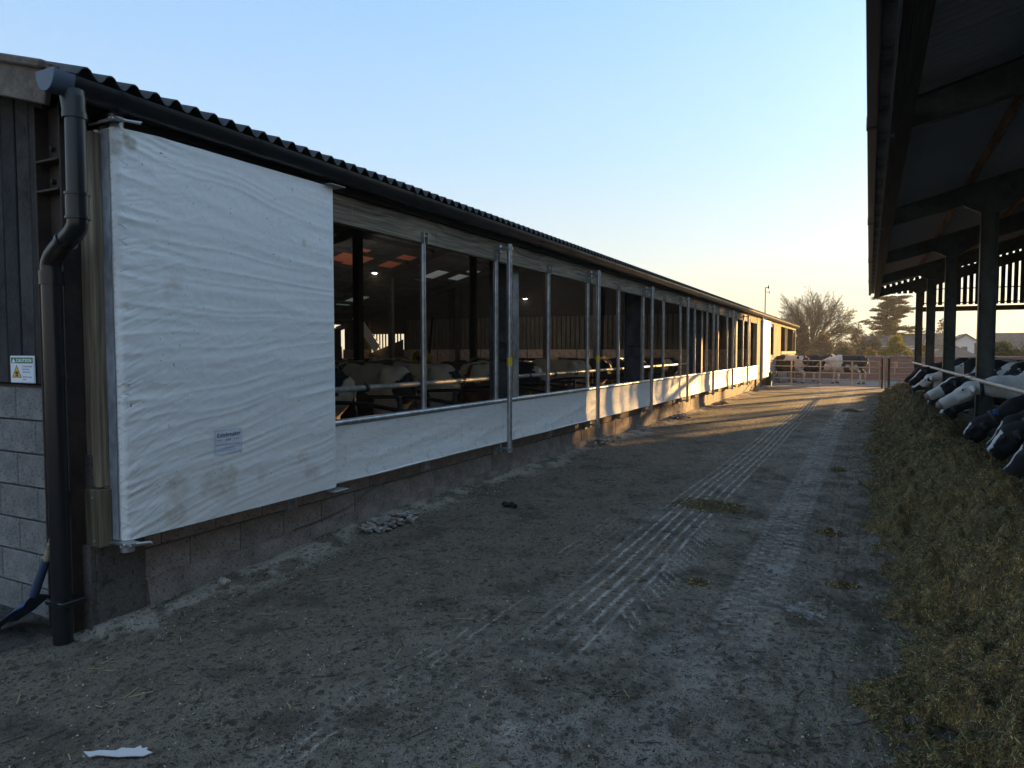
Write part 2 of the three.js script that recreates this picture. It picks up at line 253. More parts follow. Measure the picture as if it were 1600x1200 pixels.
{
  const EX = -4.02, EY = 3.235, RX = -16.3, RY = EY + (EX - RX) * PITCH;
  const nearBand = 2.044, ny = X => EY + (EX - X) * PITCH, ns = [], panes = []; let zz = 2.45, bi = 0; while (zz < 48.5) { const b = Math.min(48.6, zz + nearBand); if (bi % 2 && zz < 46) { ns.push(sheet(EX, EY, -6.4, ny(-6.4), zz, b), sheet(-8.6, ny(-8.6), RX, RY, zz, b)); panes.push([zz, b]); } else ns.push(sheet(EX, EY, RX, RY, zz, b)); zz = b; bi++; }
  const roof = part(barn, 'roof', ns, M.fibreDark);
  // far slope, left open where the roof lights sit
  const lights = [[-19.6, 23.3, 1], [-20.0, 24.7, 1], [-19.4, 26.1, 1], [-20.2, 30.6, 0], [-19.5, 32.2, 0], [-24.2, 26.2, 0], [-25.5, 23.6, 0], [-24.6, 29, 0], [-22.4, 15, 1], [-22, 19, 0]];
  const FX = -28.6, fy = X => RY - (RX - X) * PITCH, gs = [];
  const bands = []; let z = 2.36; while (z < 48.5) { bands.push([z, Math.min(48.6, z + 1.022)]); z += 1.022; }
  const glassRed = new THREE.MeshPhysicalMaterial({ color: C(.62, .25, .14), transmission: .55, roughness: .9, thickness: 0, side: THREE.DoubleSide }), glassPale = new THREE.MeshPhysicalMaterial({ color: C(.72, .70, .62), transmission: .55, roughness: .9, thickness: 0, side: THREE.DoubleSide });
  for (const [a, b] of panes) part(roof, 'roof_light', sheet(-6.4, ny(-6.4), -8.6, ny(-8.6), a + .003, b - .003, { per: 6 }), glassPale);
  for (const [a, b] of bands) {
    const hit = lights.filter(l => l[1] >= a && l[1] < b).sort((p, q) => q[0] - p[0]); let x = RX;
    for (const l of hit) { const x0 = l[0] + .75, x1 = l[0] - .75; gs.push(sheet(x, fy(x), x0, fy(x0), a, b, { per: 6 })); part(roof, 'roof_light', sheet(x0, fy(x0), x1, fy(x1), a + .003, b - .003, { per: 6 }), l[2] ? glassRed : glassPale); x = x1; }
    gs.push(sheet(x, fy(x), FX, fy(FX), a, b, { per: 6 }));
  }
  part(roof, 'roof_slope', gs, M.fibreDark);
  part(roof, 'ridge_cap', [cyl([RX, RY - .02, 2.3], [RX, RY - .02, 48.7], .16)], M.fibreDark);
  // barge board along the gable
  { const bxm = (EX - .16 + RX) / 2, bym = EY + (EX - bxm) * PITCH; const g = cbox(12.5, .21, .035, .006); boxUV(g, 'x'); g.rotateZ(-Math.atan(PITCH)); move(g, bxm, bym - .125, 2.42); const g2 = cbox(12.5, .05, .12, .01); g2.rotateZ(-Math.atan(PITCH)); move(g2, bxm, bym - .012, 2.43); part(barn, 'barge_board', [g, g2], M.bargeM); }
  // gutter: half round with end cap, sockets and brackets
  const gx = -4.085, gy = 3.15, gr = .082;
  const half = (Z0, Z1, r, th = .004) => { const s = [grid(14, 1, (u, v) => { const a = Math.PI + Math.PI * u; return [gx + r * Math.cos(a), gy + r * 1.25 * Math.sin(a) + .045, lerp(Z0, Z1, v)]; }, (u, v) => [u * .3, v * (Z1 - Z0)]), grid(14, 1, (u, v) => { const a = Math.PI + Math.PI * u; return [gx + (r - th) * Math.cos(a), gy + (r - th) * 1.25 * Math.sin(a) + .045, lerp(Z0, Z1, v)]; })]; return merge(s); };
  const gut = part(barn, 'gutter', half(2.34, 48.5, gr), M.plasticBlack);
  { const s = new THREE.Shape(); s.moveTo(-gr - .004, .05); for (let i = 0; i <= 16; i++) { const a = Math.PI + Math.PI * i / 16; s.lineTo((gr + .004) * Math.cos(a), (gr + .004) * 1.25 * Math.sin(a) + .045); } s.lineTo(gr + .004, .05); const g = new THREE.ExtrudeGeometry(s, { depth: .01, bevelEnabled: true, bevelSize: .003, bevelThickness: .003, bevelSegments: 1 }); move(g, gx, gy, 2.335); part(gut, 'gutter_end_cap', [ng(g), half(2.33, 2.44, gr + .005)], std({ color: C(.09, .12, .17), roughness: .45 })); }
  for (let z = 2.72; z < 30; z += 1.01) part(gut, 'gutter_bracket', [half(z, z + .035, gr + .006), ...(Math.round((z - 2.72) / 1.01) % 3 === 1 ? [half(z + .06, z + .2, gr + .005)] : [])], M.plasticBlack);
  part(barn, 'fascia', [bx(-4.215, -4.18, 3.045, 3.22, 2.75, 48.4, .004, 'z')], M.darkBoard);
  // outlet, downpipe with swan neck
  const dp = part(barn, 'downpipe', [cyl([-4.045, 3.09, 2.46], [-4.05, 2.50, 2.46], .0545, .0545, 20)], M.plasticBlack);
  part(dp, 'outlet', [cyl([-4.07, 3.12, 2.46], [-4.05, 2.98, 2.46], .066, .06, 20), cyl([-4.05, 3.0, 2.46], [-4.05, 2.965, 2.46], .065, .065, 20)], M.plasticBlack);
  part(dp, 'pipe_socket', [cyl([-4.05, 2.55, 2.46], [-4.05, 2.40, 2.46], .061, .061, 20), cyl([-4.05, 2.55, 2.46], [-4.05, 2.535, 2.46], .066, .066, 20), cyl([-4.05, 2.415, 2.46], [-4.05, 2.40, 2.46], .066, .066, 20)], M.plasticBlack);
  part(dp, 'swan_neck', [pipe([[-4.05, 2.43, 2.46], [-4.055, 2.37, 2.46], [-4.09, 2.33, 2.46], [-4.20, 2.27, 2.46], [-4.29, 2.21, 2.46], [-4.325, 2.16, 2.46], [-4.327, 2.08, 2.46]], .0555, 60, 18)], M.plasticBlack);
  part(dp, 'elbow_collar', [cyl([-4.325, 2.12, 2.46], [-4.325, 2.04, 2.46], .064, .064, 20)], M.plasticBlack); part(dp, 'elbow_collar', [cyl([-4.16, 2.292, 2.46], [-4.18, 2.281, 2.46], .063, .063, 20)], M.plasticBlack);
  { // caked dirt on the underside of the offset
    const g = grid(16, 8, (u, v) => { const t = lerp(.1, .95, u), a = -1.9 + 1.1 * v + .25 * (n2(u * 6, v * 4, 3) - .5), X = lerp(-4.09, -4.29, t), y = lerp(2.33, 2.21, t), r = .057 + .006 * n2(u * 9, v * 7, 8); return [X + r * Math.cos(a) * .3, y + r * Math.sin(a) * .9, 2.46 - r * Math.cos(a + .2)]; }); part(dp, 'dirt_crust', g, M.dirtPlastic); }
  part(dp, 'pipe_length', [cyl([-4.325, 2.1, 2.46], [-4.30, -.16, 2.45], .0545, .0545, 22)], M.plasticBlack);
  part(dp, 'pipe_collar', [cyl([-4.317, 1.5, 2.458], [-4.316, 1.47, 2.458], .057, .057, 20)], M.plasticBlack); part(dp, 'pipe_collar', [cyl([-4.303, .155, 2.45], [-4.303, .11, 2.45], .060, .060, 20)], M.plasticBlack);
  part(dp, 'pipe_bracket', [bx(-4.39, -4.22, .12, .15, 2.40, 2.55, .004)], M.plasticBlack);
  // gable: grey blocks, dark boards
  const gw = part(barn, 'gable_wall', [bx(-8, -4.62, -.15, 1.425, 2.66, 2.80)], mortar);
  const bg = cbox(.436, .212, .1, .006); boxUV(bg, 'x');
  for (let c = 0; c < 7; c++) for (let k = 0; k < 6; k++) { const X = -4.84 - k * .446 - (c % 2) * .223; piece(gw, 'block', bg, blockGrey[Math.floor(rr(0, 3))], V(X, -.035 + c * .222 + .005, 2.675), [0, 0, rr(-.004, .004)]); if (!k && c % 2) { const h = part(gw, 'block', bx(-4.841, -4.624, -.141 + c * .222 + .005, .071 + c * .222 + .005, 2.625, 2.725, .006), blockGrey[c % 3]); } }
  
  for (let k = 0; k < 20; k++) { const X = -4.685 - k * .163; const top = EY + (EX - X) * PITCH - .1; part(barn, 'cladding_board', [bx(X - .074 + rr(-.004, .004), X + .074 + rr(-.004, .004), 1.438 + rr(-.004, .004), top, 2.60 + rr(0, .006), 2.645, .005, 'y')], [M.boardsDark, M.boardsB, M.boardsC][k % 3]); }
  // corner stanchion: I section with end plate and bolts
  const stanch = (Z, mat, h = 3.2) => [bx(-4.60, -4.36, -.1, h, Z - .006, Z + .006), bx(-4.362, -4.345, -.1, h, Z - .085, Z + .085), bx(-4.617, -4.60, -.1, h, Z - .085, Z + .085)];
  const cs = part(barn, 'corner_stanchion', stanch(2.63, 0, 3.15), M.rust);
  for (const y of [2.80, 2.62, 1.98]) part(cs, 'cleat', [bx(-4.60, -4.37, y, y + .015, 2.54, 2.62)], M.rust);
  for (const [X, y] of [[-4.54, 2.9], [-4.44, 2.9], [-4.54, 2.7], [-4.44, 2.7], [-4.52, 2.32], [-4.5, 2.12], [-4.42, 1.86]]) part(cs, 'bolt', [cyl([X, y, 2.60], [X, y, 2.626], .017, .017, 6)], M.rust);
  // long wall of blocks
  const lw = part(barn, 'block_wall', [bx(WX - .2, WX - .008, -.2, 1.0, 2.64, BEND)], mortar);
  const bl = cbox(.1, .214, .436, .006); boxUV(bl, 'z');
  const deep = [];
  for (let c = 0; c < 5; c++) for (let Z = 2.66 + (c % 2 ? .223 : 0) + .22; Z < BEND - .2; Z += .446) {
    const p = V(WX - .05 + rr(-.003, .003), -.0 + c * .224 - .005, Z);
    if (Z < 16) piece(lw, 'block', bl, blockMats[Math.floor(rr(0, 4))], p, [0, rr(-.006, .006), 0]); else { const g = bl.clone(); g.translate(p.x, p.y, p.z); deep.push(g); }
  }
  { const b = part(lw, 'block_course', deep, blockMats[1]); b.userData.kind = 'stuff'; }
  part(lw, 'pilaster', [bx(WX - .1, WX + .008, -.2, .48, 2.64, 2.98, .012)], mortar); part(lw, 'corner_pier', [bx(WX - .08, WX + .002, -.2, .44, 2.605, 2.645, .006)], mortar);
  // smear of mortar along the lowest course
  part(lw, 'plinth_render', [grid(300, 5, (u, v) => { const Z = lerp(2.98, 22, u), h = .13 + .05 * (fbm2(Z * 1.5, 1, 3, 3) - .5); return [WX + .006 + .03 * (1 - v) * (.6 + n2(Z * 4, v * 3, 5)) + .008 * n2(Z * 20, v * 8, 4), lerp(-.12, h, v), Z]; }, (u, v) => [u * 19, v * .3])], blockMats[2]);
  part(lw, 'lime_streak', [pipe([[WX + .006, .15, 4.33], [WX + .006, .165, 4.62], [WX + .006, .20, 4.98], [WX + .006, .30, 5.3], [WX + .006, .345, 5.58], [WX + .006, .31, 6.2]], .006, 60, 6)], blockGrey[1]);
  // top beam in lengths, wire staples
  let z0 = 2.75; let i = 0; for (const L of [6.35, 6.05, 6.05, 6.0, 6.0]) { const z1 = Math.min(z0 + L, 33.0); const bm = part(barn, 'beam', [bx(WX - .02, WX + .045, 2.785, 3.043, z0 + .003, z1 - .003, .006, 'z')], M.beam); if (i++ < 3) for (const zz of [.2, 2.3, 3.7, 5.0]) part(bm, 'strap_mark', [bx(WX + .0455, WX + .0475, 2.79, 3.04, z0 + zz, z0 + zz + .012, .0005)], M.batten); z0 = z1; }
  part(barn, 'tension_wire', [cyl([WX + .052, 2.965, 4.6], [WX + .052, 2.985, 10.7], .0025, .0025, 5)], M.galv);
  // inner stanchions with flaking outer flange, crossbars and rafters
  for (const Z of [8.65, 14.7, 20.75, 26.8, 32.75]) {
    const st = part(barn, 'stanchion', [bx(-4.72, -4.38, 0, 3.2, Z - .006, Z + .006), bx(-4.737, -4.72, 0, 3.2, Z - .09, Z + .09)], M.barnSteel);
    part(st, 'flange', [bx(-4.382, -4.36, 0, 3.2, Z - .09, Z + .09)], M.flake);
    part(st, 'cleat', [bx(-4.72, -4.38, 1.52, 1.70, Z - .05, Z - .012), bx(-4.72, -4.38, 1.76, 1.775, Z - .06, Z + .06)], M.barnSteel);
    const raf = cbox(12.2, .3, .12, .01); raf.rotateZ(-Math.atan(PITCH)); move(raf, (-4.4 + RX) / 2, (EY + RY) / 2 - .32, Z);
    const raf2 = cbox(12.8, .3, .12, .01); raf2.rotateZ(Math.atan(PITCH)); move(raf2, (FX + RX) / 2, (fy(FX) + RY) / 2 - .28, Z);
    part(barn, 'rafter', [raf, raf2], M.steel); for (const X of [-12.1, -20.1]) part(barn, 'column', [bx(X - .1, X + .1, 0, 5.1, Z - .1, Z + .1)], M.steel);
  }
  const pur = []; for (let k = 1; k < 9; k++) { pur.push(bx(EX - k * 1.4 - .03, EX - k * 1.4 + .03, EY + k * 1.4 * PITCH - .2, EY + k * 1.4 * PITCH - .03, 2.5, 48, .004, 'z')); const X = RX - k * 1.4; pur.push(bx(X - .03, X + .03, fy(X) - .2, fy(X) - .03, 2.5, 48, .004, 'z')); } part(barn, 'purlins', pur, M.darkBoard);
  // closed far side: concrete panels below, upright space boards above
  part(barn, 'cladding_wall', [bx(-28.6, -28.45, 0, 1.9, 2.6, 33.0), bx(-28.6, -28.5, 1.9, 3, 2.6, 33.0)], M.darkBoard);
  const ep = part(barn, 'concrete_panel', [bx(-28.4, -4.8, 0, 1.5, BEND + .25, BEND + .37), bx(-28.4, -26.3, 1.5, 1.72, BEND + .25, BEND + .37), bx(-24.0, -4.8, 1.5, 1.72, BEND + .25, BEND + .37)], blockMats[3]);
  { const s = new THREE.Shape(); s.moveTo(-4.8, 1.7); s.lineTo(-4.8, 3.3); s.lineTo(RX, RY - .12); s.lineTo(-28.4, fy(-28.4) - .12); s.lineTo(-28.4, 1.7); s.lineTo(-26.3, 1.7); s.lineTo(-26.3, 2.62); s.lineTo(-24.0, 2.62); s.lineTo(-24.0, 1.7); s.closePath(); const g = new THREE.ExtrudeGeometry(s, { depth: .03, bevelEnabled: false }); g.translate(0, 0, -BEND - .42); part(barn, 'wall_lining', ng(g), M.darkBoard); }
  for (let k = 0; k < 92; k++) { const X = -5.2 - k * .25; if (X < -23.9 && X > -26.4) continue; part(barn, 'lining_board', [bx(X - .1, X + .1, 1.74, 3.4 + (k % 3) * .01, BEND + .3, BEND + .325, .004, 'y')], M.endBoard); }
  for (const X of [-7.6, -10.4, -13.2, -16, -18.8, -21.6, -24.4]) part(ep, 'panel_joint', [bx(X - .02, X + .02, 0, 1.72, BEND + .235, BEND + .255)], M.darkBoard);
  // gable end boards above the near wall block the light from behind
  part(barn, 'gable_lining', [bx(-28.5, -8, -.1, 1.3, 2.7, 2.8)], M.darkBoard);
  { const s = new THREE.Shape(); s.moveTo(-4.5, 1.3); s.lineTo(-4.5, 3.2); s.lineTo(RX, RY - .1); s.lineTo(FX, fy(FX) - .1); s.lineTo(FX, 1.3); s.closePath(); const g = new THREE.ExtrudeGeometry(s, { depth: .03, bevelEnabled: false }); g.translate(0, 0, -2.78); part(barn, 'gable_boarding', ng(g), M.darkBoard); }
  // far lean-to: pale boards between dark openings
  part(barn, 'block_panel', [bx(WX - .2, WX, 0, 1.45, BEND + 2, 48.4)], blockMats[3]);
  part(barn, 'timber_post', [bx(WX - .1, WX + .06, 0, 3.04, 30.9, 31.9, .01, 'y')], M.paleBoard);
  for (let k = 0; k < 12; k++) part(barn, 'cladding_plank', [bx(WX - .02, WX + .03, 1.3, 3.05, 36.9 + k * .262, 36.9 + k * .262 + .25, .008, 'y')], M.paleBoard);
  part(barn, 'eaves_rail', [bx(WX - .03, WX + .05, 2.95, 3.12, 33.2, 48.4, .006, 'z')], M.paleBoard);
  part(barn, 'sill', [bx(WX - .03, WX + .07, 1.46, 1.62, 40.1, 48.4, .006, 'z')], M.paleBoard);
  for (const Z of [42.3, 43, 48.3]) part(barn, 'mullion', [bx(WX - .03, WX + .05, 1.5, 3.0, Z - .07, Z + .07, .006, 'y')], M.paleBoard);
  part(barn, 'gable_panel', [bx(-28.4, -4.4, 0, 3.2, 48.4, 48.5)], M.darkBoard);
}
// corner batten that carries the curtain
{
  const t = thing('timber_batten', 'upright timber batten at the near corner of the barn beside the rolled curtain', 'batten', null, [-4.28, 0, 2.68]);
  part(t, 'batten_length', [bx(-4.345, -4.215, .80, 2.98, 2.65, 2.73, .006, 'y')], M.batten);
  part(t, 'batten_length', [bx(-4.348, -4.20, .43, .79, 2.63, 2.95, .006, 'y')], M.battenG);
  part(t, 'nail', [cyl([-4.26, .74, 2.622], [-4.26, .74, 2.63], .008, .008, 6), cyl([-4.25, .47, 2.622], [-4.25, .47, 2.63], .008, .008, 6)], M.galvDull);
}

// ---------------------------------------------------------------- rolled wind curtain (big white panel) with its label
const fabricTex = tex(1024, (u, v) => {
  let c = [.80, .795, .77]; const g = .96 + .08 * pf(u, v, 256, 256, 4, 1); c = c.map(x => x * g);
  const stain = (x, y, r, k, col) => { const d = Math.hypot((u - x) / r, (v - y) / r / .8), m = ss(1, .3, d + (pf(u, v, 20, 20, 51, 3) - .5) * 1.3) * k * (.5 + pf(u, v, 90, 90, 52, 2)); c = c.map((q, i) => lerp(q, col[i], clamp(m))); };
  const br = [.42, .30, .19];
  stain(.40, .105, .06, .34, br); stain(.47, .115, .035, .34, br); stain(.60, .09, .04, .3, br); stain(.80, .12, .04, .4, br); stain(.45, .06, .05, .3, br); stain(.25, .10, .06, .35, br); stain(.85, .07, .05, .3, br); stain(.25, .04, .05, .3, br); stain(.12, .965, .035, .7, [.33, .28, .2]); stain(.08, .95, .03, .5, [.33, .28, .2]); stain(.25, .62, .05, .25, br); stain(.83, .8, .02, .5, [.45, .4, .3]);
  const sp = pf(u, v, 128, 128, 61, 1); if (sp > .955 && pf(u, v, 9, 9, 63, 2) > .56) c = [.28, .22, .17];
  return c;
}, { srgb: true });
const fabricB = tex(512, (u, v) => pf(u, v, 8, 30, 13, 4));
const fabric = new THREE.MeshPhysicalMaterial({ color: C(1.1, 1.1, 1.11), map: fabricTex, roughness: .62, side: THREE.DoubleSide });
const stripFab = std({ color: C(.87, .865, .84), bumpMap: fabricB, bumpScale: .003, roughness: .65, map: (() => { const t = grimeT.clone(); t.repeat.set(.5, .5); t.needsUpdate = true; return tex(256, (u, v) => { const g = .97 + .05 * pf(u, v, 64, 64, 4, 1); const s = pf(u, v, 30, 30, 9, 2) > .78 ? .82 : 1; return g * s; }); })() });
function ridged(x) { return 1 - Math.abs(2 * x - 1); }
function bagFold(z, y) { // z 0..1.96 from the left edge, y 0..2.58
  const yn = y / 2.58, slope = lerp(.17, -.07, ss(.25, .8, yn)), warp = (fbm2(z * 1.1, y * 1.3, 7, 2) - .5) * .22;
  const s = y - slope * z + warp, L = Math.exp(-z / .55);
  let d = .0042 * Math.pow(ridged(n2(z * .75 + 3, s * 3.4, 21)), 1.6) +   .0034 * Math.pow(ridged(n2(z * 1.0 + 9, s * 8, 25)), 2) + .0034 * Math.pow(ridged(n2(z * 1.1, s * 19, 29)), 1.6);
  d += L * (.0085 * ridged(n2(z * 2.5, (s + z * .1) * 16, 31)) + .0045 * ridged(n2(z * 9, (s - z * .3) * 42, 33)));
  d += .0017 * Math.pow(ridged(n2(z * 5, (y - z * .35) * 14, 39)), 3) + .0010 * ridged(n2(z * 12, (y + z * .5) * 26, 43));
  return d - .006;
}
function curtainBag(name, label, Z0, Z1, near) {
  const t = thing(name, label, 'wind curtain', null, [-4.2, .46, Z0]); const y0 = .465, y1 = near ? 3.02 : 3.0, L = Z1 - Z0, nu = near ? 230 : 20, nv = near ? 300 : 30, xf = -4.10, xs = -4.265, r = .035;
  // profile: along the side face, round the tube, along the front
  const side = (xf - r) - xs, total = side + r * 1.57 + L - r;
  const prof = s => { if (s < side) return [xs + s, Z0, -1, 0]; if (s < side + r * 1.57) { const a = (s - side) / r; return [xf - r + r * Math.sin(a), Z0 + r - r * Math.cos(a), -Math.cos(a), Math.sin(a)]; } return [xf, Z0 + r + s - side - r * 1.57, 0, 1]; };
  const g = grid(nu, nv, (u, v) => { const s = u * total, [X, Z, nZ, nX] = prof(s); const zz = Math.max(0, s - side), y = lerp(y0, y1 - .02 * (1 - ss(0, .5, s)) + (near ? .02 * u : 0), v), f = (near ? 1 : .5) * bagFold(zz, y - y0) * ss(-.02, .08, s - side + .02) * ss(total, total - .05, s); const tw = near ? .028 * (1 - v) * ss(.5, 0, Math.abs(s - side)) : 0; return [X + nX * f, y, Z + nZ * f * .5 + tw * .3]; }, (u, v) => [u, v]);
  const fab = part(t, 'fabric', g, fabric);
  part(t, 'grey_edge_band', grid(6, near ? 90 : 6, (u, v) => { const y = lerp(y0 + .004, y1 - .024, v); return [lerp(xs + .028, xf - r - .004, u) + .003 * (n2(y * 5, u, 3) - .5), y, Z0 - .004 - .006 * n2(y * 7, u * 2, 4)]; }, (u, v) => [u * .13, v * 2.5]), std({ color: C(.40, .43, .48), roughness: .55, bumpMap: fabricB, bumpScale: .002, map: galvT }));
  part(t, 'white_lip', grid(2, near ? 90 : 6, (u, v) => { const y = lerp(y0, y1 - .02, v), w = .010 * (n2(y * 9, 2, 5) - .5); return [xs - .012 + .045 * u + w, y, Z0 - .006 - .01 * Math.sin(u * 3.1) - .006 * n2(y * 6, 4, 2)]; }), stripFab);
  part(t, 'roller_tube', [cyl([-4.16, .38, Z0 + .06], [-4.16, 3.10, Z0 + .06], .042, .042, 18)], M.galv);
  const cl = (y, z, s) => [bx(-4.30, -4.0, y - .006, y + .006, z - .03, z - .015, .003), cyl([-4.06, y + .004, z - .035], [-3.985, y, z + .10], .009, .009, 8), cyl([-4.10, y + .014 * s, z - .03], [-4.0, y + .012 * s, z + .12], .007, .007, 8), bx(-4.2, -4.02, y + .004, y + .012, z - .03, z + .05, .002)];
  part(t, 'clamp', cl(3.035, Z0 + .0, 1), M.galv); part(t, 'clamp', cl(.45, Z0 + .0, -1), M.galv);
  part(t, 'corner_plate', [bx(-4.25, -4.03, y1 + .025, y1 + .031, Z1 - .1, Z1 + .09, .002)], M.galv); part(t, 'corner_plate', [bx(-4.25, -4.03, y0 - .025, y0 - .019, Z1 - .1, Z1 + .09, .002)], M.galv);
  part(t, 'wall_bracket', [bx(WX, WX + .008, y0 - .14, y0 + .05, Z1 - .42, Z1 - .32, .002), bx(WX, WX + .03, y0 - .14, y0 + .05, Z1 - .425, Z1 - .415, .002), bx(WX, WX + .03, y0 - .14, y0 + .05, Z1 - .325, Z1 - .315, .002)], M.galvDull);
  if (near) { // stitched lacing crosses round the tube
    const st = []; for (let k = 0; k < 26; k++) { const y = y0 + .10 + k * .098; for (const s of [-1, 1]) st.push(pipe([0, .5, 1].map(q => { const S = side + .004 + q * .085, [X, Z, nZ, nX] = prof(S); const yy = y + s * (q - .5) * .05 + .012 * (n2(k * 3.1, q, 9) - .5); return [X + nX * .004, yy, Z + nZ * .004 - .0]; }), .0016, 8, 5)); } part(t, 'lacing', st, std({ color: C(.55, .57, .58), roughness: .7 }));
    // maker's label
    const cv = document.createElement('canvas'); cv.width = 512; cv.height = 384; const x = cv.getContext('2d'); x.fillStyle = '#e6e8ec'; x.fillRect(0, 0, 512, 384); x.strokeStyle = '#aab2bd'; x.lineWidth = 4; x.strokeRect(14, 14, 484, 356);
    x.fillStyle = '#0f3a2a'; x.font = 'italic bold 88px sans-serif'; x.textAlign = 'center'; x.fillText('Galebreaker', 256, 118, 440); x.fillRect(40, 72, 430, 7); x.fillStyle = '#2a3550'; x.font = 'bold 40px sans-serif'; x.fillText('AGRI', 256, 182); x.fillRect(40, 160, 100, 6); x.fillRect(360, 160, 110, 6); x.fillStyle = '#5a4a86'; x.font = 'bold 32px sans-serif'; x.fillText('Wind Curtain Agricultural Ventilation', 256, 250, 440); x.fillStyle = '#2a3550'; x.font = '26px sans-serif'; x.fillText('Tel 01531 637900', 256, 304); x.fillText('www.galebreaker.com', 256, 340);
    const lt = new THREE.CanvasTexture(cv); lt.colorSpace = THREE.SRGBColorSpace;
    const zc = 3.52, yc = 1.0, w = .245, h = .175; const lg = grid(24, 18, (u, v) => { const z = zc + (u - .5) * w, y = yc + (v - .5) * h; return [xf + .0045 + bagFold(z - Z0 - r + r * 1.57, y - y0), y, z]; }, (u, v) => [u, v]);
    part(t, 'maker_label', lg, std({ map: lt, roughness: .4, color: C(.9, .9, .95) }));
  }
  return t;
}
curtainBag('rolled_curtain', 'big white rolled wind curtain panel with a small printed label, nearest the camera', 2.72, 4.66, true);
curtainBag('rolled_curtain', 'narrow sunlit white curtain panel at the far end of the open side by the gate', 32.0, 34.4, false);

// long low white screen under the opening
{
  const t = thing('wind_screen', 'long low white wind screen stretched along the open side above the blocks', 'wind screen', null, [-4.17, .45, 4.7]);
  const zs = 4.62, ze = 30.9;
  const n = 620; const g = grid(n, 26, (u, v) => { const Z = zs + (ze - zs) * Math.pow(u, 1.5); const bay = ((Z - 4.62) % 3.24) / 3.24; const s = v * .52 - (Z - zs) * .13; const edge = Math.exp(-bay * 5) + .4 * Math.exp(-(1 - bay) * 8); let d = .012 * ridged(n2(Z * .9, s * 5 + Z * .2, 41)) + .014 * edge * ridged(n2(Z * 2.2, (v * .52 - Z * .25) * 9, 43)) + .004 * ridged(n2(Z * 5, v * 8 - Z * 1.5, 45)); d *= (1 - .5 * v); return [-4.162 + d - .015 * Math.sin(v * 3.14), lerp(.478 + .02 * ss(5.2, 4.62, Z) + .008 * (n2(Z * 1.3, 4, 2) - .5), 1.0, v), Z]; }, (u, v) => [Math.pow(u, 1.5) * 26, v * .5]);
  part(t, 'fabric', g, stripFab);
  part(t, 'hem', [grid(600, 6, (u, v) => { const Z = zs + (ze - zs) * Math.pow(u, 1.4), a = v * 6.283; return [-4.16 + .014 * Math.cos(a), .485 + .008 * (n2(Z * 1.3, 4, 2) - .5) + .014 * Math.sin(a), Z]; })], stripFab);
  for (let k = 0; k < 5; k++) part(t, 'rail_tube', [cyl([-4.17, 1.008, 4.62 + k * 5.4], [-4.17, 1.008, Math.min(30.9, 4.62 + (k + 1) * 5.4 - .01)], .03, .03, 14)], M.galv);
}
// upright tubes: short ones behind the screen, tall ones in front of it
{
  const zin = k => 6.2 + 1.622 * k;
  const nth = ['first', 'second', 'third', 'fourth', 'fifth', 'sixth', 'seventh', 'eighth', 'ninth', 'tenth', 'eleventh', 'twelfth', 'thirteenth', 'fourteenth', 'fifteenth'];
  const ord = ['first', 'second', 'third', 'fourth', 'fifth', 'sixth', 'seventh', 'eighth'];
  const a = thing('guide_tube', 'galvanised upright tube behind the white screen, first one from the big white panel', 'tube', 'galvanised tubes behind the screen');
  part(a, 'tube', [cyl([0, .40, 0], [0, 2.80, 0], .031, .031, 16)], M.galv);
  part(a, 'bracket', [bx(-.035, .045, 2.78, 2.90, -.04, -.034, .001), bx(-.035, .045, 2.78, 2.90, .034, .04, .001), bx(-.03, -.024, 2.78, 2.90, -.034, .034, .001), cyl([.03, 2.86, -.045], [.03, 2.86, .045], .007, .007, 6)], M.galv);
  part(a, 'bracket', [bx(-.03, .05, .36, .46, -.04, -.034, .001), bx(-.03, .05, .36, .46, .034, .04, .001), bx(.0, .006, .36, .46, -.05, .05, .001), cyl([.035, .40, -.05], [.035, .40, .05], .008, .008, 6)], M.galv);
  part(a, 'joint_collar', [cyl([.0, .985, 0], [.0, 1.05, 0], .04, .04, 12)], M.galv);
  const b = thing('tall_guide_tube', 'tall galvanised tube in front of the white screen with a yellow sticker, nearest one', 'tube', 'tall tubes in front of the screen');
  part(b, 'tube', [cyl([0, .36, 0], [0, 2.985, 0], .033, .033, 16)], M.galv);
  const arm = y => [bx(-.215, .03, y - .014, y + .014, -.045, -.037, .002), bx(-.215, .03, y - .014, y + .014, .037, .045, .002), bx(-.215, -.205, y - .09, y + .06, -.05, .05, .002), cyl([0, y, -.06], [0, y, .06], .008, .008, 6), cyl([0, y - .02, 0], [0, y + .02, 0], .042, .042, 12), bx(-.19, -.12, y - .05, y + .055, -.03, .03, .004)];
  part(b, 'bracket_arm', arm(2.93), M.galv); part(b, 'bracket_arm', arm(.405), M.galv);
  part(b, 'yellow_sticker', [cyl([0, 1.46, 0], [0, 1.565, 0], .0345, .0345, 16, true)], std({ color: C(.75, .52, .04), roughness: .5 }));
  let nb = 0;
  for (let k = 0; k < 15; k++) {
    const L = `galvanised upright tube behind the white screen, ${nth[k]} one along from the big panel`;
    if (k === 0) a.position.copy(V(-4.232, 0, zin(0))); else copy(a, L, [-4.232, 0, zin(k)]);
    if (k % 2) { const l = `tall galvanised tube standing in front of the white screen, ${ord[nb]} from the big panel`; if (!nb) b.position.copy(V(-4.04, 0, zin(k) + .01)); else { const c = copy(b, l, [-4.04, 0, zin(k)]); if (nb > 1) c.remove(c.children.find(q => q.name === 'yellow_sticker')); } nb++; }
  }
}
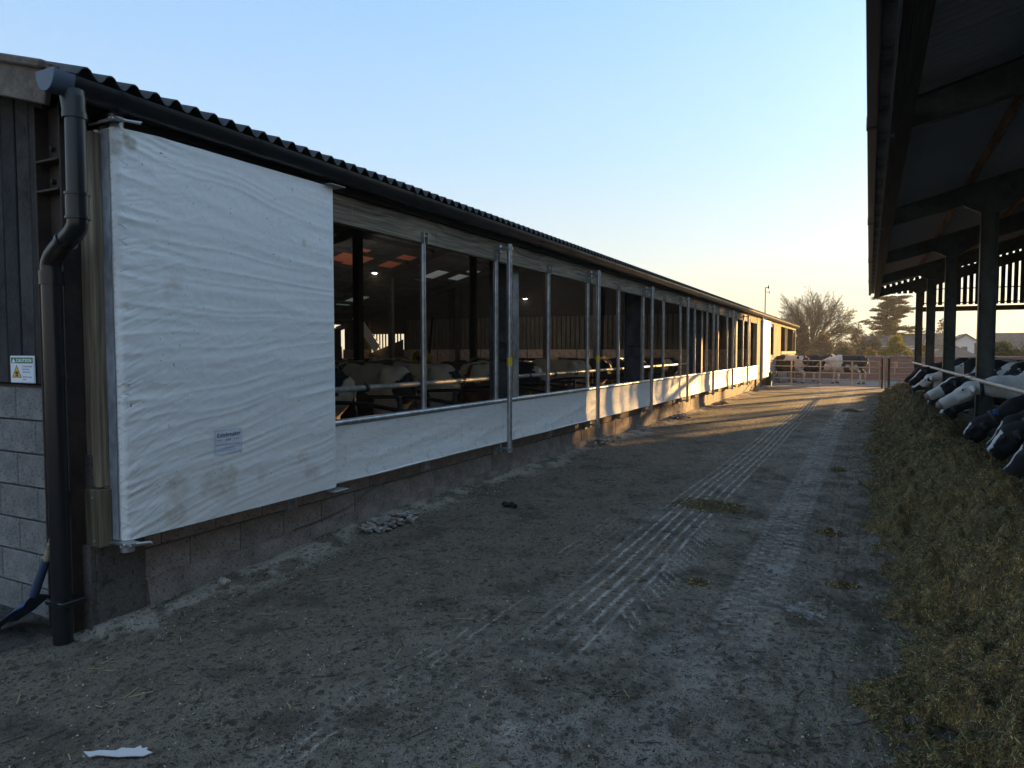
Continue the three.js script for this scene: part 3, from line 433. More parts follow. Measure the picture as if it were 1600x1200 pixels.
// ---------------------------------------------------------------- inside the barn: rails, cubicles, brush, hanging panel, lamp
{
  const rail = (X, y, Z0, Z1, r, label, mat) => { const t = thing('neck_rail', label, 'rail', null, [X, y, Z0]); part(t, 'tube', [cyl([X, y, Z0], [X, y + .02, Z1], r, r, 14)], mat); for (let z = Z0 + .5; z < Z1; z += 1.21) part(t, 'clamp', [cyl([X, y - .004, z - .03], [X, y - .004, z + .03], r + .012, r + .012, 12), cyl([X - .01, y, z], [X - .01, y + r + .035, z], .009, .009, 6), cyl([X + .03, y - .05, z], [X + .03, y + .05, z], .009, .009, 6)], M.darkTube); return t; };
  rail(-5.75, 1.17, 4.2, 26.6, .036, 'pale steel neck rail running over the nearest row of cubicles inside the barn', M.silverRail);
  rail(-8.3, 1.335, 4.2, 26.6, .032, 'pale steel rail further inside the barn over the second row of cows', M.silverRail);
  const d = thing('cubicle_divider', 'dark bent-tube cubicle divider under the neck rail, nearest the white panel', 'cubicle divider', 'cubicle dividers');
  part(d, 'loop', [pipe([[1.6, .95, 0], [.9, 1.02, 0], [0, 1.0, 0], [-.55, .93, 0], [-.72, .78, 0], [-.66, .6, 0], [-.4, .52, 0], [.2, .5, 0], [.8, .38, 0], [1.55, .36, 0]], .027, 70, 10)], M.darkTube);
  part(d, 'foot_post', [cyl([1.5, 0, 0], [1.5, 1.12, 0], .03, .03, 10)], M.darkTube);
  const zs = [5.35, 6.55, 7.75, 9.55, 10.7, 11.9, 13.1, 15.5, 16.7, 17.9, 19.1];
  zs.forEach((z, k) => { if (!k) d.position.copy(V(-6.3, 0, z)); else copy(d, `dark bent-tube cubicle divider under the neck rail, ${['', 'second', 'third', 'fourth', 'fifth', 'sixth', 'seventh', 'eighth', 'ninth', 'tenth', 'eleventh'][k]} from the white panel`, [-6.3, 0, z]); });
  const br = thing('cow_brush', 'round yellow cow brush mounted inside the barn above the cows', 'brush', null, [-8.9, 1.5, 12.9]);
  part(br, 'bristle_disc', [cyl([-8.9, 1.48, 12.85], [-8.93, 1.5, 13.3], .17, .10, 22)], std({ color: C(.62, .48, .05), bumpMap: fineB, bumpScale: .02, roughness: .9 })); part(br, 'hub', [cyl([-8.9, 1.48, 12.80], [-8.9, 1.48, 12.86], .05, .05, 14)], M.darkTube); part(br, 'arm', [cyl([-8.93, 1.5, 13.3], [-8.95, 2.4, 13.5], .03, .03, 8)], M.darkTube);
  const hp = thing('slatted_panel', 'pale slatted opening and slanting pale board at the far corner of the barn', 'panel', null, [-26.6, 1.5, 33]);
  for (let k = 0; k < 11; k++) { const X = -26.25 + k * .215; part(hp, 'slat', [bx(X - .045, X + .045, 1.45, 2.66, 33.0, 33.03, .004, 'y')], M.endBoard); }
  { const sp = new THREE.Shape(); sp.moveTo(-26.4, 1.3); sp.lineTo(-23.9, 1.3); sp.lineTo(-23.9, 2.30); sp.lineTo(-26.4, 1.46); sp.closePath(); const g = ng(new THREE.ExtrudeGeometry(sp, { depth: .03, bevelEnabled: false })); boxUV(g); g.translate(0, 0, -33.0); part(hp, 'backing_sheet', g, M.endBoard); }
  { const bd = cbox(.55, 2.6, .06, .01); boxUV(bd, 'y'); bd.rotateZ(.68); move(bd, -26.3, 2.75, 32.6); part(hp, 'slanting_board', bd, M.white); }
  for (const [X, y, Z, s] of [[-16.5, 4.55, 21, 'left of the first bright tube'], [-13.9, 4.0, 28.5, 'deeper in beside the third short tube']]) {
    const l = thing('barn_lamp', `small bright floodlight hanging under the barn roof, ${s}`, 'lamp', 'barn floodlights', [X, y, Z]);
    part(l, 'housing', [bx(X - .14, X + .14, y, y + .09, Z - .1, Z + .1, .02), cyl([X, y + .09, Z], [X, y + .7, Z], .012, .012, 6)], M.darkTube);
    part(l, 'lens', [bx(X - .07, X + .07, y - .02, y - .004, Z - .06, Z + .06, .004)], new THREE.MeshStandardMaterial({ color: 0xffffff, emissive: C(1, .95, .8), emissiveIntensity: .5 }));
    const p = new THREE.PointLight(C(1, .92, .78), 3, 30, 2); p.position.copy(V(X, y - .1, Z)); p.castShadow = true; p.name = 'lamp_light'; scene.add(p);
  }
}

// ---------------------------------------------------------------- small things by the barn corner
{
  const s = thing('caution_sign', 'small white caution sign with a green header and yellow warning triangle on the dark boards', 'sign', null, [-4.89, 1.53, 2.58]);
  const cv = document.createElement('canvas'); cv.width = 480; cv.height = 400; const x = cv.getContext('2d');
  x.fillStyle = '#dfe7f2'; x.fillRect(0, 0, 480, 400); x.fillStyle = '#1d6a4c'; x.fillRect(14, 12, 452, 92); x.fillStyle = '#e8f2e4'; x.font = 'bold 72px sans-serif'; x.textAlign = 'left'; x.fillText('CAUTION', 118, 84, 330); x.beginPath(); x.moveTo(66, 26); x.lineTo(106, 92); x.lineTo(26, 92); x.closePath(); x.fill();
  x.fillStyle = '#161616'; x.beginPath(); x.moveTo(128, 128); x.lineTo(226, 330); x.lineTo(30, 330); x.closePath(); x.fill(); x.fillStyle = '#e0ae1c'; x.beginPath(); x.moveTo(128, 150); x.lineTo(210, 320); x.lineTo(46, 320); x.closePath(); x.fill(); x.fillStyle = '#161616'; x.fillRect(98, 232, 60, 42); x.fillRect(110, 274, 38, 14); x.fillRect(98, 292, 60, 20);
  x.fillStyle = '#25303d'; x.font = 'bold 34px sans-serif'; ['UNMANNED', 'MOVING', 'VEHICLES'].forEach((l, i) => x.fillText(l, 252, 165 + i * 44, 200)); x.fillText('Watch your', 252, 328, 190); x.fillText('step', 252, 364); x.fillStyle = '#8fa0b0'; x.fillRect(238, 112, 4, 280);
  const t = new THREE.CanvasTexture(cv); t.colorSpace = THREE.SRGBColorSpace;
  const X0 = -5.03, X1 = -4.755, y0 = 1.44, y1 = 1.617;
  part(s, 'plate', [bx(X0, X1, y0, y1, 2.585, 2.592, .003)], std({ color: C(.78, .8, .84), roughness: .4 }));
  part(s, 'print', grid(1, 1, (u, v) => [lerp(X0 + .006, X1 - .006, u), lerp(y0 + .006, y1 - .006, v), 2.583]), std({ map: t, roughness: .4 }));
  // shovel leaning in the corner
  const sh = thing('shovel', 'blue-bladed shovel with a wooden shaft leaning against the barn corner behind the downpipe', 'shovel', null, [-4.6, -.1, 2.42]);
  const A = [-4.36, .80, 2.53], B = [-4.50, .30, 2.46], D = [-4.56, .14, 2.43];
  part(sh, 'shaft', [cyl(A, B, .019, .019, 12)], M.batten); part(sh, 'socket', [cyl([-4.485, .36, 2.468], D, .024, .028, 12)], std({ color: C(.03, .05, .11), roughness: .45 }));
  const ax = new THREE.Vector3(-.83, -.56, -.04).normalize(), sd = new THREE.Vector3(.12, -.10, -.98).normalize(), nn = new THREE.Vector3().crossVectors(ax, sd).normalize();
  part(sh, 'blade', merge([0, .004].map(o => grid(16, 20, (u, v) => { const w = (u - .5) * .25 * (v < .12 ? .65 + v * 3 : 1) * (v > .72 ? 1 - Math.pow((v - .72) / .28, 2) * .6 : 1), l = v * .36, dp = .035 * (4 * (u - .5) * (u - .5)) * (1 - v * .6) + o + .02 * v * v; return [D[0] + ax.x * l + sd.x * w + nn.x * dp, D[1] + ax.y * l + sd.y * w + nn.y * dp, D[2] + ax.z * l + sd.z * w + nn.z * dp]; }))), grime(.045, .10, .27, { roughness: .4 }));
  // torn scrap of white board on the ground
  { const sp = new THREE.Shape(); [[0, 0], [.05, -.02], [.07, .005], [.16, .03], [.20, .055], [.245, .075], [.26, .11], [.225, .115], [.215, .135], [.20, .118], [.18, .135], [.17, .105], [.12, .088], [.115, .06], [.05, .035], [.03, .012]].forEach(([x, y], i) => i ? sp.lineTo(x * 1.05, y * .8) : sp.moveTo(x, y)); const g = new THREE.ExtrudeGeometry(sp, { depth: .003, bevelEnabled: true, bevelSize: .001, bevelThickness: .001, bevelSegments: 1 }); g.rotateX(-Math.PI / 2 + .04); g.rotateY(.12); move(g, -2.83, groundY(-2.7, 1.72) + .012, 1.68); single('board_scrap', ng(g), std({ color: C(.62, .60, .60), roughness: .8, bumpMap: fineB, bumpScale: .001 }), 'torn pale scrap of board lying on the dirt at the bottom left', 'scrap'); }
  // dropped black glove-like rag
  { const g = [[0, 0, .035], [.05, .01, .03], [.09, -.01, .028], [-.04, .015, .024], [.02, .02, .022]].map(([dx, dz, r], i) => { const q = new THREE.IcosahedronGeometry(r, 2); const p = q.attributes.position; for (let k = 0; k < p.count; k++) { const a = .7 + .6 * n3(p.getX(k) * 60, p.getY(k) * 60, p.getZ(k) * 60, i); p.setXYZ(k, p.getX(k) * a * 1.2, p.getY(k) * a * .9 + (i % 2 ? .012 : 0), p.getZ(k) * a); } q.computeVertexNormals(); return move(q, -3.36 + dx, .026, 6.46 + dz); }); single('black_rag', g, grime(.012, .012, .014), 'crumpled black rag lying alone on the yard', 'rag'); }
  // rubble heaps along the wall foot
  const rock = (s, k) => { const q = new THREE.IcosahedronGeometry(s, 1), p = q.attributes.position, f = [rr(.7, 1.5), rr(.28, .6), rr(.6, 1.2)]; for (let i = 0; i < p.count; i++) { const a = .72 + .56 * n3(p.getX(i) / s * 1.3 + k, p.getY(i) / s * 1.3, p.getZ(i) / s * 1.3, k); p.setXYZ(i, p.getX(i) * f[0] * a, p.getY(i) * f[1] * a, p.getZ(i) * f[2] * a); } const g = q.index ? q.toNonIndexed() : q; g.computeVertexNormals(); return boxUV(g); };
  const rocks = [...Array(9)].map((_, k) => rock(.05, k)); const rm = [[.48, .41, .35], [.42, .36, .31], [.55, .48, .42], [.33, .29, .255]].map(c => std({ color: C(...c), map: blockT, bumpMap: blockB, bumpScale: .003, roughness: .95 }));
  const heap = (X, Z, L, W, n, smin, smax, label) => { const t = thing('rubble_heap', label, 'rubble', null, [X, 0, Z]); for (let i = 0; i < n; i++) { const a = rr(0, 6.28), q = Math.pow(rnd(), .6); const px = X + Math.cos(a) * q * W, pz = Z + Math.sin(a) * q * L, s = rr(smin, smax) / .05 * (1.1 - .4 * q); const m = piece(t, 'stone', rocks[i % 9], rm[Math.floor(rr(0, 4))], V(px, groundY(px, pz) + .012 + .05 * (1 - q) * (smax / .06) + rr(0, .01), pz), [rr(-.5, .5), rr(0, 6.28), rr(-.5, .5)]); m.scale.setScalar(s); } };
  heap(-4.02, 5.32, .42, .15, 62, .025, .062, 'heap of broken pale mortar at the wall foot, nearest and largest');
  heap(-4.12, 11.7, .6, .15, 34, .03, .065, 'heap of grey rubble at the wall foot in the middle distance');
  heap(-4.05, 16.9, .7, .2, 30, .035, .075, 'heap of grey rubble at the wall foot just before the sunlit stretch');
  heap(-3.98, 22.2, .4, .12, 16, .03, .07, 'small sunlit heap of debris at the foot of the lit wall');
  heap(-4.05, 29.6, .3, .12, 12, .03, .06, 'far small heap of debris at the lit wall foot by the far post');
  { const g = rock(.055, 20); g.scale(.6, 1.9, .7); const m = single('pale_stone', move(g, -4.06, groundY(-4.06, 3.43) + .05, 3.43), rm[2], 'single pale upright stone at the wall foot below the big white panel', 'stone'); }
  // pale fragments, straws, grit over the yard
  const crumb = new THREE.IcosahedronGeometry(.006, 0), N = 9000, im = new THREE.InstancedMesh(crumb, std({ color: C(1, 1, 1), roughness: .9 }), N), Mx = new THREE.Matrix4(), q = new THREE.Quaternion(), e = new THREE.Euler();
  const cols = [[.42, .38, .24], [.36, .34, .30], [.5, .46, .36], [.05, .045, .035], [.06, .055, .03], [.3, .28, .25]];
  for (let i = 0; i < N; i++) { const Z = 1.1 + 15 * Math.pow(rnd(), 2.0), wall = rnd() < .22 && Z > 2.7, X = wall ? -4.25 + .45 * Math.pow(rnd(), 1.6) : lerp(-4.2, .6, Math.pow(rnd(), .55)); e.set(rr(0, 6), rr(0, 6), rr(0, 6)); const s = rr(.25, 1) * (wall ? 1.2 : 1); im.setMatrixAt(i, Mx.compose(V(X, groundY(X, Z) + .002, Z), q.setFromEuler(e), new THREE.Vector3(s * rr(.6, 1.6), s * .6, s * rr(.6, 1.6)))); im.setColorAt(i, C(...(wall ? cols[[1, 2, 5][i % 3]] : cols[Math.floor(rr(0, 6))]))); }
  im.name = 'ground_grit'; scene.add(im); tag(im, 'pale grit and crumbs scattered over the yard', null, null, 'stuff');
  // straws
  const sg = cbox(.11, .004, .005, .001), sN = 420, si = new THREE.InstancedMesh(sg, std({ color: C(1, 1, 1) }), sN); for (let i = 0; i < sN; i++) { const Z = 1.2 + 9 * Math.pow(rnd(), 1.6), X = rr(-4, .4); e.set(rr(-.06, .06), rr(0, 6.28), rr(-.08, .08)); si.setMatrixAt(i, Mx.compose(V(X, groundY(X, Z) + .006, Z), q.setFromEuler(e), new THREE.Vector3(rr(.3, 1.3), 1, rr(.5, 1.2)))); si.setColorAt(i, C(...[[.34, .27, .12], [.07, .06, .04], [.05, .045, .035], [.16, .13, .08]][i % 4])); } si.name = 'loose_straw'; scene.add(si); tag(si, 'loose bits of straw and twig lying on the dirt', null, null, 'stuff');
}

// ---------------------------------------------------------------- feed heap along the right
const heapH = (X, Z) => { // height of the silage above ground
  const edge = .14 + .30 * (fbm2(Z * .55, 2, 301, 3) - .45) + .2 * (n2(Z * 2.2, 1, 303) - .5) + .25 * ss(12, 26, Z), d = X - edge, endf = ss(31.8, 29.5, Z);
  let h = (.06 * ss(-.28, .12, d) + .46 * ss(-.02, .80, d)) * endf - .34 * ss(.95, 1.55, X) * endf;
  if (h > .004) { const r = 1 - Math.abs(2 * fbm2(X * 5 + Z * 1.5, Z * 6 - X * 2, 317, 2) - 1); h += ((fbm2(X * 2.4, Z * 2.4, 311, 2) - .5) * .30 + (r - .7) * .19 + (fbm2(X * 12, Z * 12, 315, 2) - .5) * .09) * ss(.0, .12, h) + (fbm2(X * 36, Z * 36, 319, 2) - .5) * .06 * ss(0, .05, h); }
  return h * ss(-.75, -.35, X) ;
};
{
  const t = thing('silage_heap', 'long heap of dark green-brown chopped silage laid along the feed rail', 'silage', null, [.9, 0, 6]); t.userData.kind = 'stuff';
  const xs = []; for (let x = -.75; x <= 1.9; x += .013) xs.push(x); const zs = []; for (let z = 1.1; z < 32.2; z *= 1.0065) zs.push(z);
  const P = [], K = [], I = [], U = []; const nx = xs.length;
  for (const Z of zs) for (const X of xs) { const h = heapH(X, Z); P.push(X, h - .02 + groundY(X, Z), -Z); U.push(X / .6, Z / .6); const f = fbm2(X * 14, Z * 14, 331, 3), g = n2(X * 2, Z * 2, 335); const v = .35 + 1.0 * f; K.push(lerp(1.75, 2.05, g) * v, lerp(1.55, 1.68, g) * v, lerp(1.2, 1.25, g) * v); }
  for (let j = 0; j < zs.length - 1; j++) for (let i = 0; i < nx - 1; i++) { const a = j * nx + i; I.push(a, a + 1, a + nx, a + 1, a + nx + 1, a + nx); }
  const g = new THREE.BufferGeometry(); g.setAttribute('position', new THREE.Float32BufferAttribute(P, 3)); g.setAttribute('uv', new THREE.Float32BufferAttribute(U, 2)); g.setAttribute('color', new THREE.Float32BufferAttribute(K, 3)); g.setIndex(I); g.computeVertexNormals();
  const fibre = (bg, cols, n, w0, w1) => { const N = 1536, cv = document.createElement('canvas'); cv.width = cv.height = N; const x = cv.getContext('2d'); x.fillStyle = bg; x.fillRect(0, 0, N, N); const r = rng(505); x.lineCap = 'round'; for (let i = 0; i < n; i++) { const X = r() * N, Y = r() * N, L = 8 + 46 * r() * r(), A = r() * 6.283, k = (r() - .5) * 1.2; x.strokeStyle = cols[Math.floor(Math.pow(r(), .9) * cols.length)]; x.lineWidth = w0 + (w1 - w0) * r(); for (const ox of [0, X < 60 ? N : X > N - 60 ? -N : 0]) for (const oy of [0, Y < 60 ? N : Y > N - 60 ? -N : 0]) { x.beginPath(); x.moveTo(X + ox, Y + oy); x.quadraticCurveTo(X + ox + Math.cos(A) * L * .5, Y + oy + Math.sin(A) * L * .5, X + ox + Math.cos(A + k) * L, Y + oy + Math.sin(A + k) * L); x.stroke(); } } const q = new THREE.CanvasTexture(cv); q.wrapS = q.wrapT = THREE.RepeatWrapping; return q; };
  const fm = fibre('#57503a', ['#2f2a1c', '#4a4430', '#6b6140', '#8a7c50', '#a8976266', '#5d5a38', '#3b3824', '#7d6f48', '#c7b684'], 15000, 1.5, 6); fm.colorSpace = THREE.SRGBColorSpace; const fb = fibre('#404040', ['#101010', '#505050', '#808080', '#b0b0b0', '#f0f0f0'], 15000, 1.5, 6);
  part(t, 'heap', g, std({ vertexColors: true, roughness: .95, map: fm, bumpMap: fb, bumpScale: .018 }));
  const blade = new THREE.BufferGeometry(); blade.setAttribute('position', new THREE.Float32BufferAttribute([-.5, 0, -.5, .0, .12, -.5, 0, .12, .5, -.5, 0, .5, .5, 0, -.4, .5, 0, .4, 0, .05, 0], 3)); blade.setIndex([0, 1, 2, 0, 2, 3, 1, 4, 5, 1, 5, 2, 0, 6, 4, 3, 5, 6]); blade.setAttribute('uv', new THREE.Float32BufferAttribute(new Float32Array(14), 2)); blade.computeVertexNormals();
  const N = 250000, im = new THREE.InstancedMesh(blade, std({ color: C(1, 1, 1), roughness: .85 }), N), Mx = new THREE.Matrix4(), q = new THREE.Quaternion(), e = new THREE.Euler(); const cols = [[.16, .128, .052], [.12, .098, .04], [.24, .185, .08], [.085, .066, .03], [.19, .145, .065], [.40, .31, .15], [.10, .09, .034], [.065, .05, .025]];
  let k = 0; while (k < N) { const Z = 1.25 * Math.pow(31 / 1.25, Math.pow(rnd(), 1.12)), X = lerp(-.7, 1.75, Math.sqrt(rnd())), h = heapH(X, Z); if (h < .015 && rnd() > .13 * ss(-.7, .1, X)) continue; if (fbm2(X * 7, Z * 7, 351, 2) < .40 && rnd() < .6) continue; e.set(rr(-.9, .9), rr(0, 6.28), rr(-.8, .8)); const L = rr(.010, .034) * (Z > 9 ? 1.6 : 1) * (rnd() < .03 ? 2.4 : 1); im.setMatrixAt(k, Mx.compose(V(X, Math.max(0, h - .02) + groundY(X, Z) + rr(0, .014), Z), q.setFromEuler(e), new THREE.Vector3(L, L * .8, rr(.0018, .0048) * (Z > 9 ? 1.7 : 1)))); im.setColorAt(k, C(...cols[Math.floor(rnd() * 8)].map(c => c * rr(.75, 1.5)))); k++; }
  im.name = 'chopped_stem'; im.position.set(-.9, 0, 6); t.add(im);
  // clods of silage dropped on the yard
  const cm = std({ color: C(1.15, 1, .85), roughness: .95, map: fm, bumpMap: fb, bumpScale: .015 });
  const clump = (X, Z, rx, rz, h, label) => {
    const o = thing('silage_clod', label, 'silage clod', null, [X, 0, Z]); const ed = a => .55 + .9 * n2(Math.cos(a) * 1.6 + X * 7, Math.sin(a) * 1.6 + Z * 3, 7);
    part(o, 'mound', grid(48, 24, (u, v) => { const a = u * 6.283, q = v * ed(a), X1 = X + Math.cos(a) * q * rx, Z1 = Z + Math.sin(a) * q * rz; return [X1, groundY(X1, Z1) - .006 + h * (1 - v * v) * (.25 + 1.1 * fbm2(X1 * 30, Z1 * 30, 5, 2)), Z1]; }, (u, v, p) => [p[0] / .6, p[2] / .6]), cm);
    const n = Math.round(900 * rx * rz / .06) + 60, ci = new THREE.InstancedMesh(blade, im.material, n); for (let i = 0; i < n; i++) { const a = rnd() * 6.283, v = Math.pow(rnd(), .6) * 1.25, q = v * ed(a), X1 = X + Math.cos(a) * q * rx, Z1 = Z + Math.sin(a) * q * rz; e.set(rr(-.7, .7), rr(0, 6.28), rr(-.6, .6)); const L = rr(.015, .045); ci.setMatrixAt(i, Mx.compose(V(X1 - X, groundY(X1, Z1) + h * Math.max(0, 1 - v * v) * (.25 + 1.1 * fbm2(X1 * 30, Z1 * 30, 5, 2)) + rr(0, .008), Z1 - Z), new THREE.Quaternion().setFromEuler(e), new THREE.Vector3(L, L * .8, rr(.003, .007)))); ci.setColorAt(i, C(...cols[Math.floor(rnd() * 8)].map(c => c * rr(.9, 1.6)))); } ci.name = 'stems'; ci.userData.kind = 'stuff'; o.add(ci);
  };
  clump(-1.42, 7.45, .30, .24, .055, 'flat clod of dropped silage lying across the left tyre track'); clump(-.35, 10.5, .10, .1, .05, 'small clod of silage between the right track and the heap, farther up'); clump(-.28, 6.8, .10, .08, .045, 'small dark clod of silage near the heap edge, middle one'); clump(-1.05, 4.95, .07, .07, .03, 'small clod of silage between the two tyre tracks'); clump(-.42, 21, .2, .25, .06, 'dark clod of silage beside the right tyre track, far down the yard'); clump(-.12, 5.35, .1, .07, .035, 'small clod of silage right of the pale splashes, nearest the camera');
}

// ---------------------------------------------------------------- open-fronted feed shed on the right
const SE = 34.2;
{
  const t = thing('feed_shed', 'open-fronted dark steel shed over the feeding cows on the right', 'shed', null, [1.85, 0, 15]);
  const sl = .27, ru = X => 4.33 + sl * X, RX = 10.5, FX = 21;
  part(t, 'roof', [sheet(-.02, ru(-.02), RX, ru(RX), -6, SE + .15, { per: 6 }), sheet(FX, ru(0), RX, ru(RX), -6, SE + .15, { per: 6 })], M.shedRoof);
  const frame = Z => {
    const f = part(t, 'rafter', (() => { const L = []; const web = new THREE.Shape(); web.moveTo(.16, 3.93); web.lineTo(1.45, 4.24); web.lineTo(1.70, 4.10); web.lineTo(1.99, 4.10); web.lineTo(2.5, 4.42); web.lineTo(RX, 3.93 + sl * RX); web.lineTo(RX, 4.18 + sl * RX); web.lineTo(.16, 4.18 + sl * .16); web.closePath(); const g = ng(new THREE.ExtrudeGeometry(web, { depth: .012, bevelEnabled: false })); boxUV(g); g.translate(0, 0, -Z - .006); L.push(g);
      const fl = (x0, y0, x1, y1) => { const q = cbox(Math.hypot(x1 - x0, y1 - y0), .014, .14, .003); q.rotateZ(Math.atan2(y1 - y0, x1 - x0)); return move(q, (x0 + x1) / 2, (y0 + y1) / 2, Z); }; L.push(fl(.16, 3.93, 1.45, 4.24), fl(1.45, 4.24, 1.70, 4.10), fl(1.99, 4.10, 2.5, 4.42), fl(2.5, 4.42, RX, 3.93 + sl * RX), fl(.16, 4.18 + sl * .16, RX, 4.18 + sl * RX), fl(FX - .1, 3.95, RX, 3.95 + sl * RX)); return L; })(), M.greenSteel);
    const p = part(t, 'stanchion', [bx(1.725, 1.965, 0, 4.1, Z - .006, Z + .006), bx(1.712, 1.728, 0, 4.1, Z - .075, Z + .075), bx(1.962, 1.978, 0, 4.1, Z - .075, Z + .075), bx(1.70, 1.99, 4.08, 4.1, Z - .08, Z + .08)], M.greenSteel);
    part(t, 'timber_post', [bx(19, 19.2, 0, 4.6, Z - .1, Z + .1), bx(10.4, 10.6, 0, 6.5, Z - .1, Z + .1)], M.greenSteel);
  };
  for (let k = 0; k < 7; k++) frame(SE - 6.4 * k - .08);
  part(t, 'eaves_beam', [bx(.14, .22, 3.93, 4.19, -6, SE, .006, 'z'), bx(.22, .34, 3.93, 3.95, -6, SE, .004, 'z')], M.darkBoard);
  for (const X of [1.53, 2.95, 4.35, 5.8, 7.2, 8.6, 9.9]) part(t, 'purlin', [bx(X - .035, X + .035, ru(X) - .165, ru(X) - .03, -6, SE, .005, 'z')], M.purlin);
  const gut = part(t, 'gutter', [bx(-.065, .02, 4.05, 4.062, -6, SE + .1, .004, 'z'), bx(-.072, -.062, 4.05, 4.16, -6, SE + .1, .004, 'z'), bx(.018, .028, 4.05, 4.16, -6, SE + .1, .004, 'z')], std({ color: C(.05, .055, .065), roughness: .45, metalness: .2 }));
  for (let z = -4.2; z < SE; z += 6.4) part(gut, 'gutter_union', [bx(-.078, .026, 4.042, 4.05, z - .05, z + .05, .002), bx(-.08, -.072, 4.045, 4.17, z - .05, z + .05, .002)], M.steel);
  part(t, 'soffit_board', [bx(.03, .135, 4.12, 4.14, -6, SE, .004, 'z')], grime(.34, .36, .40));
  // space boards in the far gable
  const far = []; for (let k = 0; k < 86; k++) { const X = .16 + k * .215 + .075; if (X > 20.6) break; const top = ru(X < RX ? X : FX - X) - .03, bot = X < 1.75 ? 4.08 : 3.55; const g = bx(X - .076, X + .076, bot, top, SE, SE + .022, .004, 'y'); if (X < 8.5) part(t, 'space_board', g, M.darkBoard); else far.push(g); }
  part(t, 'space_boards', far, M.darkBoard).userData.kind = 'stuff';
  { const s = new THREE.Shape(); s.moveTo(6.3, 0); s.lineTo(6.3, ru(6.3) - .05); s.lineTo(RX, ru(RX) - .05); s.lineTo(FX, ru(0) - .05); s.lineTo(FX, 0); s.closePath(); const g = ng(new THREE.ExtrudeGeometry(s, { depth: .04, bevelEnabled: false })); boxUV(g); g.translate(0, 0, -SE - .1); part(t, 'closed_gable', g, M.shedRoof); part(t, 'cladding_wall', [bx(20.9, 21, 0, 4.2, -6, SE)], M.shedRoof); }
  part(t, 'gable_rail', [bx(1.97, 19, 3.29, 3.49, SE - .04, SE + .03, .006)], M.purlin);
  part(t, 'board_rail', [bx(1.97, 19, 3.62, 3.66, SE - .04, SE - .003, .004), bx(.2, 10, 4.2, 4.24, SE - .04, SE - .003, .004)], M.darkBoard);
  part(t, 'feed_kerb', [bx(1.80, 1.92, 0, .16, -4, SE, .02)], M.steel);
}
{
  const t = thing('feed_rail', 'long pale steel rail in front of the shed posts with cows reaching under it', 'rail', null, [1.66, 1.14, 15]);
  for (let k = 0; k < 6; k++) part(t, 'tube', [cyl([1.66, 1.15, 34 - k * 6.4], [1.66, 1.16, 27.62 - k * 6.4], .034, .034, 14)], M.silverRail);
  for (let k = 0; k < 6; k++) part(t, 'sleeve', [cyl([1.66, 1.155, 34.05 - k * 6.4 - .1], [1.66, 1.155, 34.05 - k * 6.4 + .06], .043, .043, 12), bx(1.64, 1.73, 1.10, 1.2, 34.1 - k * 6.4, 34.13 - k * 6.4, .003)], M.galvDull);
}
// ---------------------------------------------------------------- gate across the end of the yard
{
  const GZ2 = 35; const t = thing('yard_gate', 'wide galvanised five-bar gate across the end of the yard with cows behind', 'gate', null, [-4.2, 0, GZ2]);
  const mt = std({ color: C(.66, .54, .42), roughness: .55, metalness: .1, map: galvT });
  const hs = [.06, .33, .62, .90, 1.17]; for (const h of hs) part(t, 'bar', [cyl([-4.3, h + .04, GZ2], [.45, h, GZ2], .024, .024, 10)], mt);
  for (const X of [-4.28, -3.22, -1.98, -.67, .42]) part(t, 'upright', [cyl([X, .04, GZ2], [X, 1.2, GZ2], X === -3.22 || X === -1.98 ? .036 : .028, .03, 10)], mt);
  const q = thing('gate_post', 'pair of tall brown steel posts where the two gates meet', 'gate post', null, [.64, 0, GZ2]); part(q, 'post', [cyl([.54, 0, GZ2], [.54, 1.32, GZ2], .045, .045, 12)], M.rust); part(q, 'hinge_pin', [cyl([.66, 0, GZ2 + .02], [.66, 1.36, GZ2 + .02], .025, .025, 10)], mt); part(q, 'post', [cyl([.80, 0, GZ2], [.80, 1.3, GZ2], .05, .05, 12)], M.rust); part(q, 'hinge', [bx(.45, .6, .3, .33, GZ2 - .03, GZ2 + .03), bx(.45, .6, .98, 1.01, GZ2 - .03, GZ2 + .03)], mt);
  const s = thing('small_gate', 'narrower gate of thin rails to the right of the tall posts', 'gate', null, [1.3, 0, GZ2]); for (const h of [.14, .40, .66, .92, 1.13]) part(s, 'bar', [cyl([.86, h, GZ2], [2.6, h - .03, GZ2], .018, .018, 8)], mt); for (const X of [1.02, 1.1, 2.55]) part(s, 'upright', [cyl([X, X === 1.02 ? .6 : .9, GZ2], [X, 1.2, GZ2], .014, .014, 8)], mt);
}
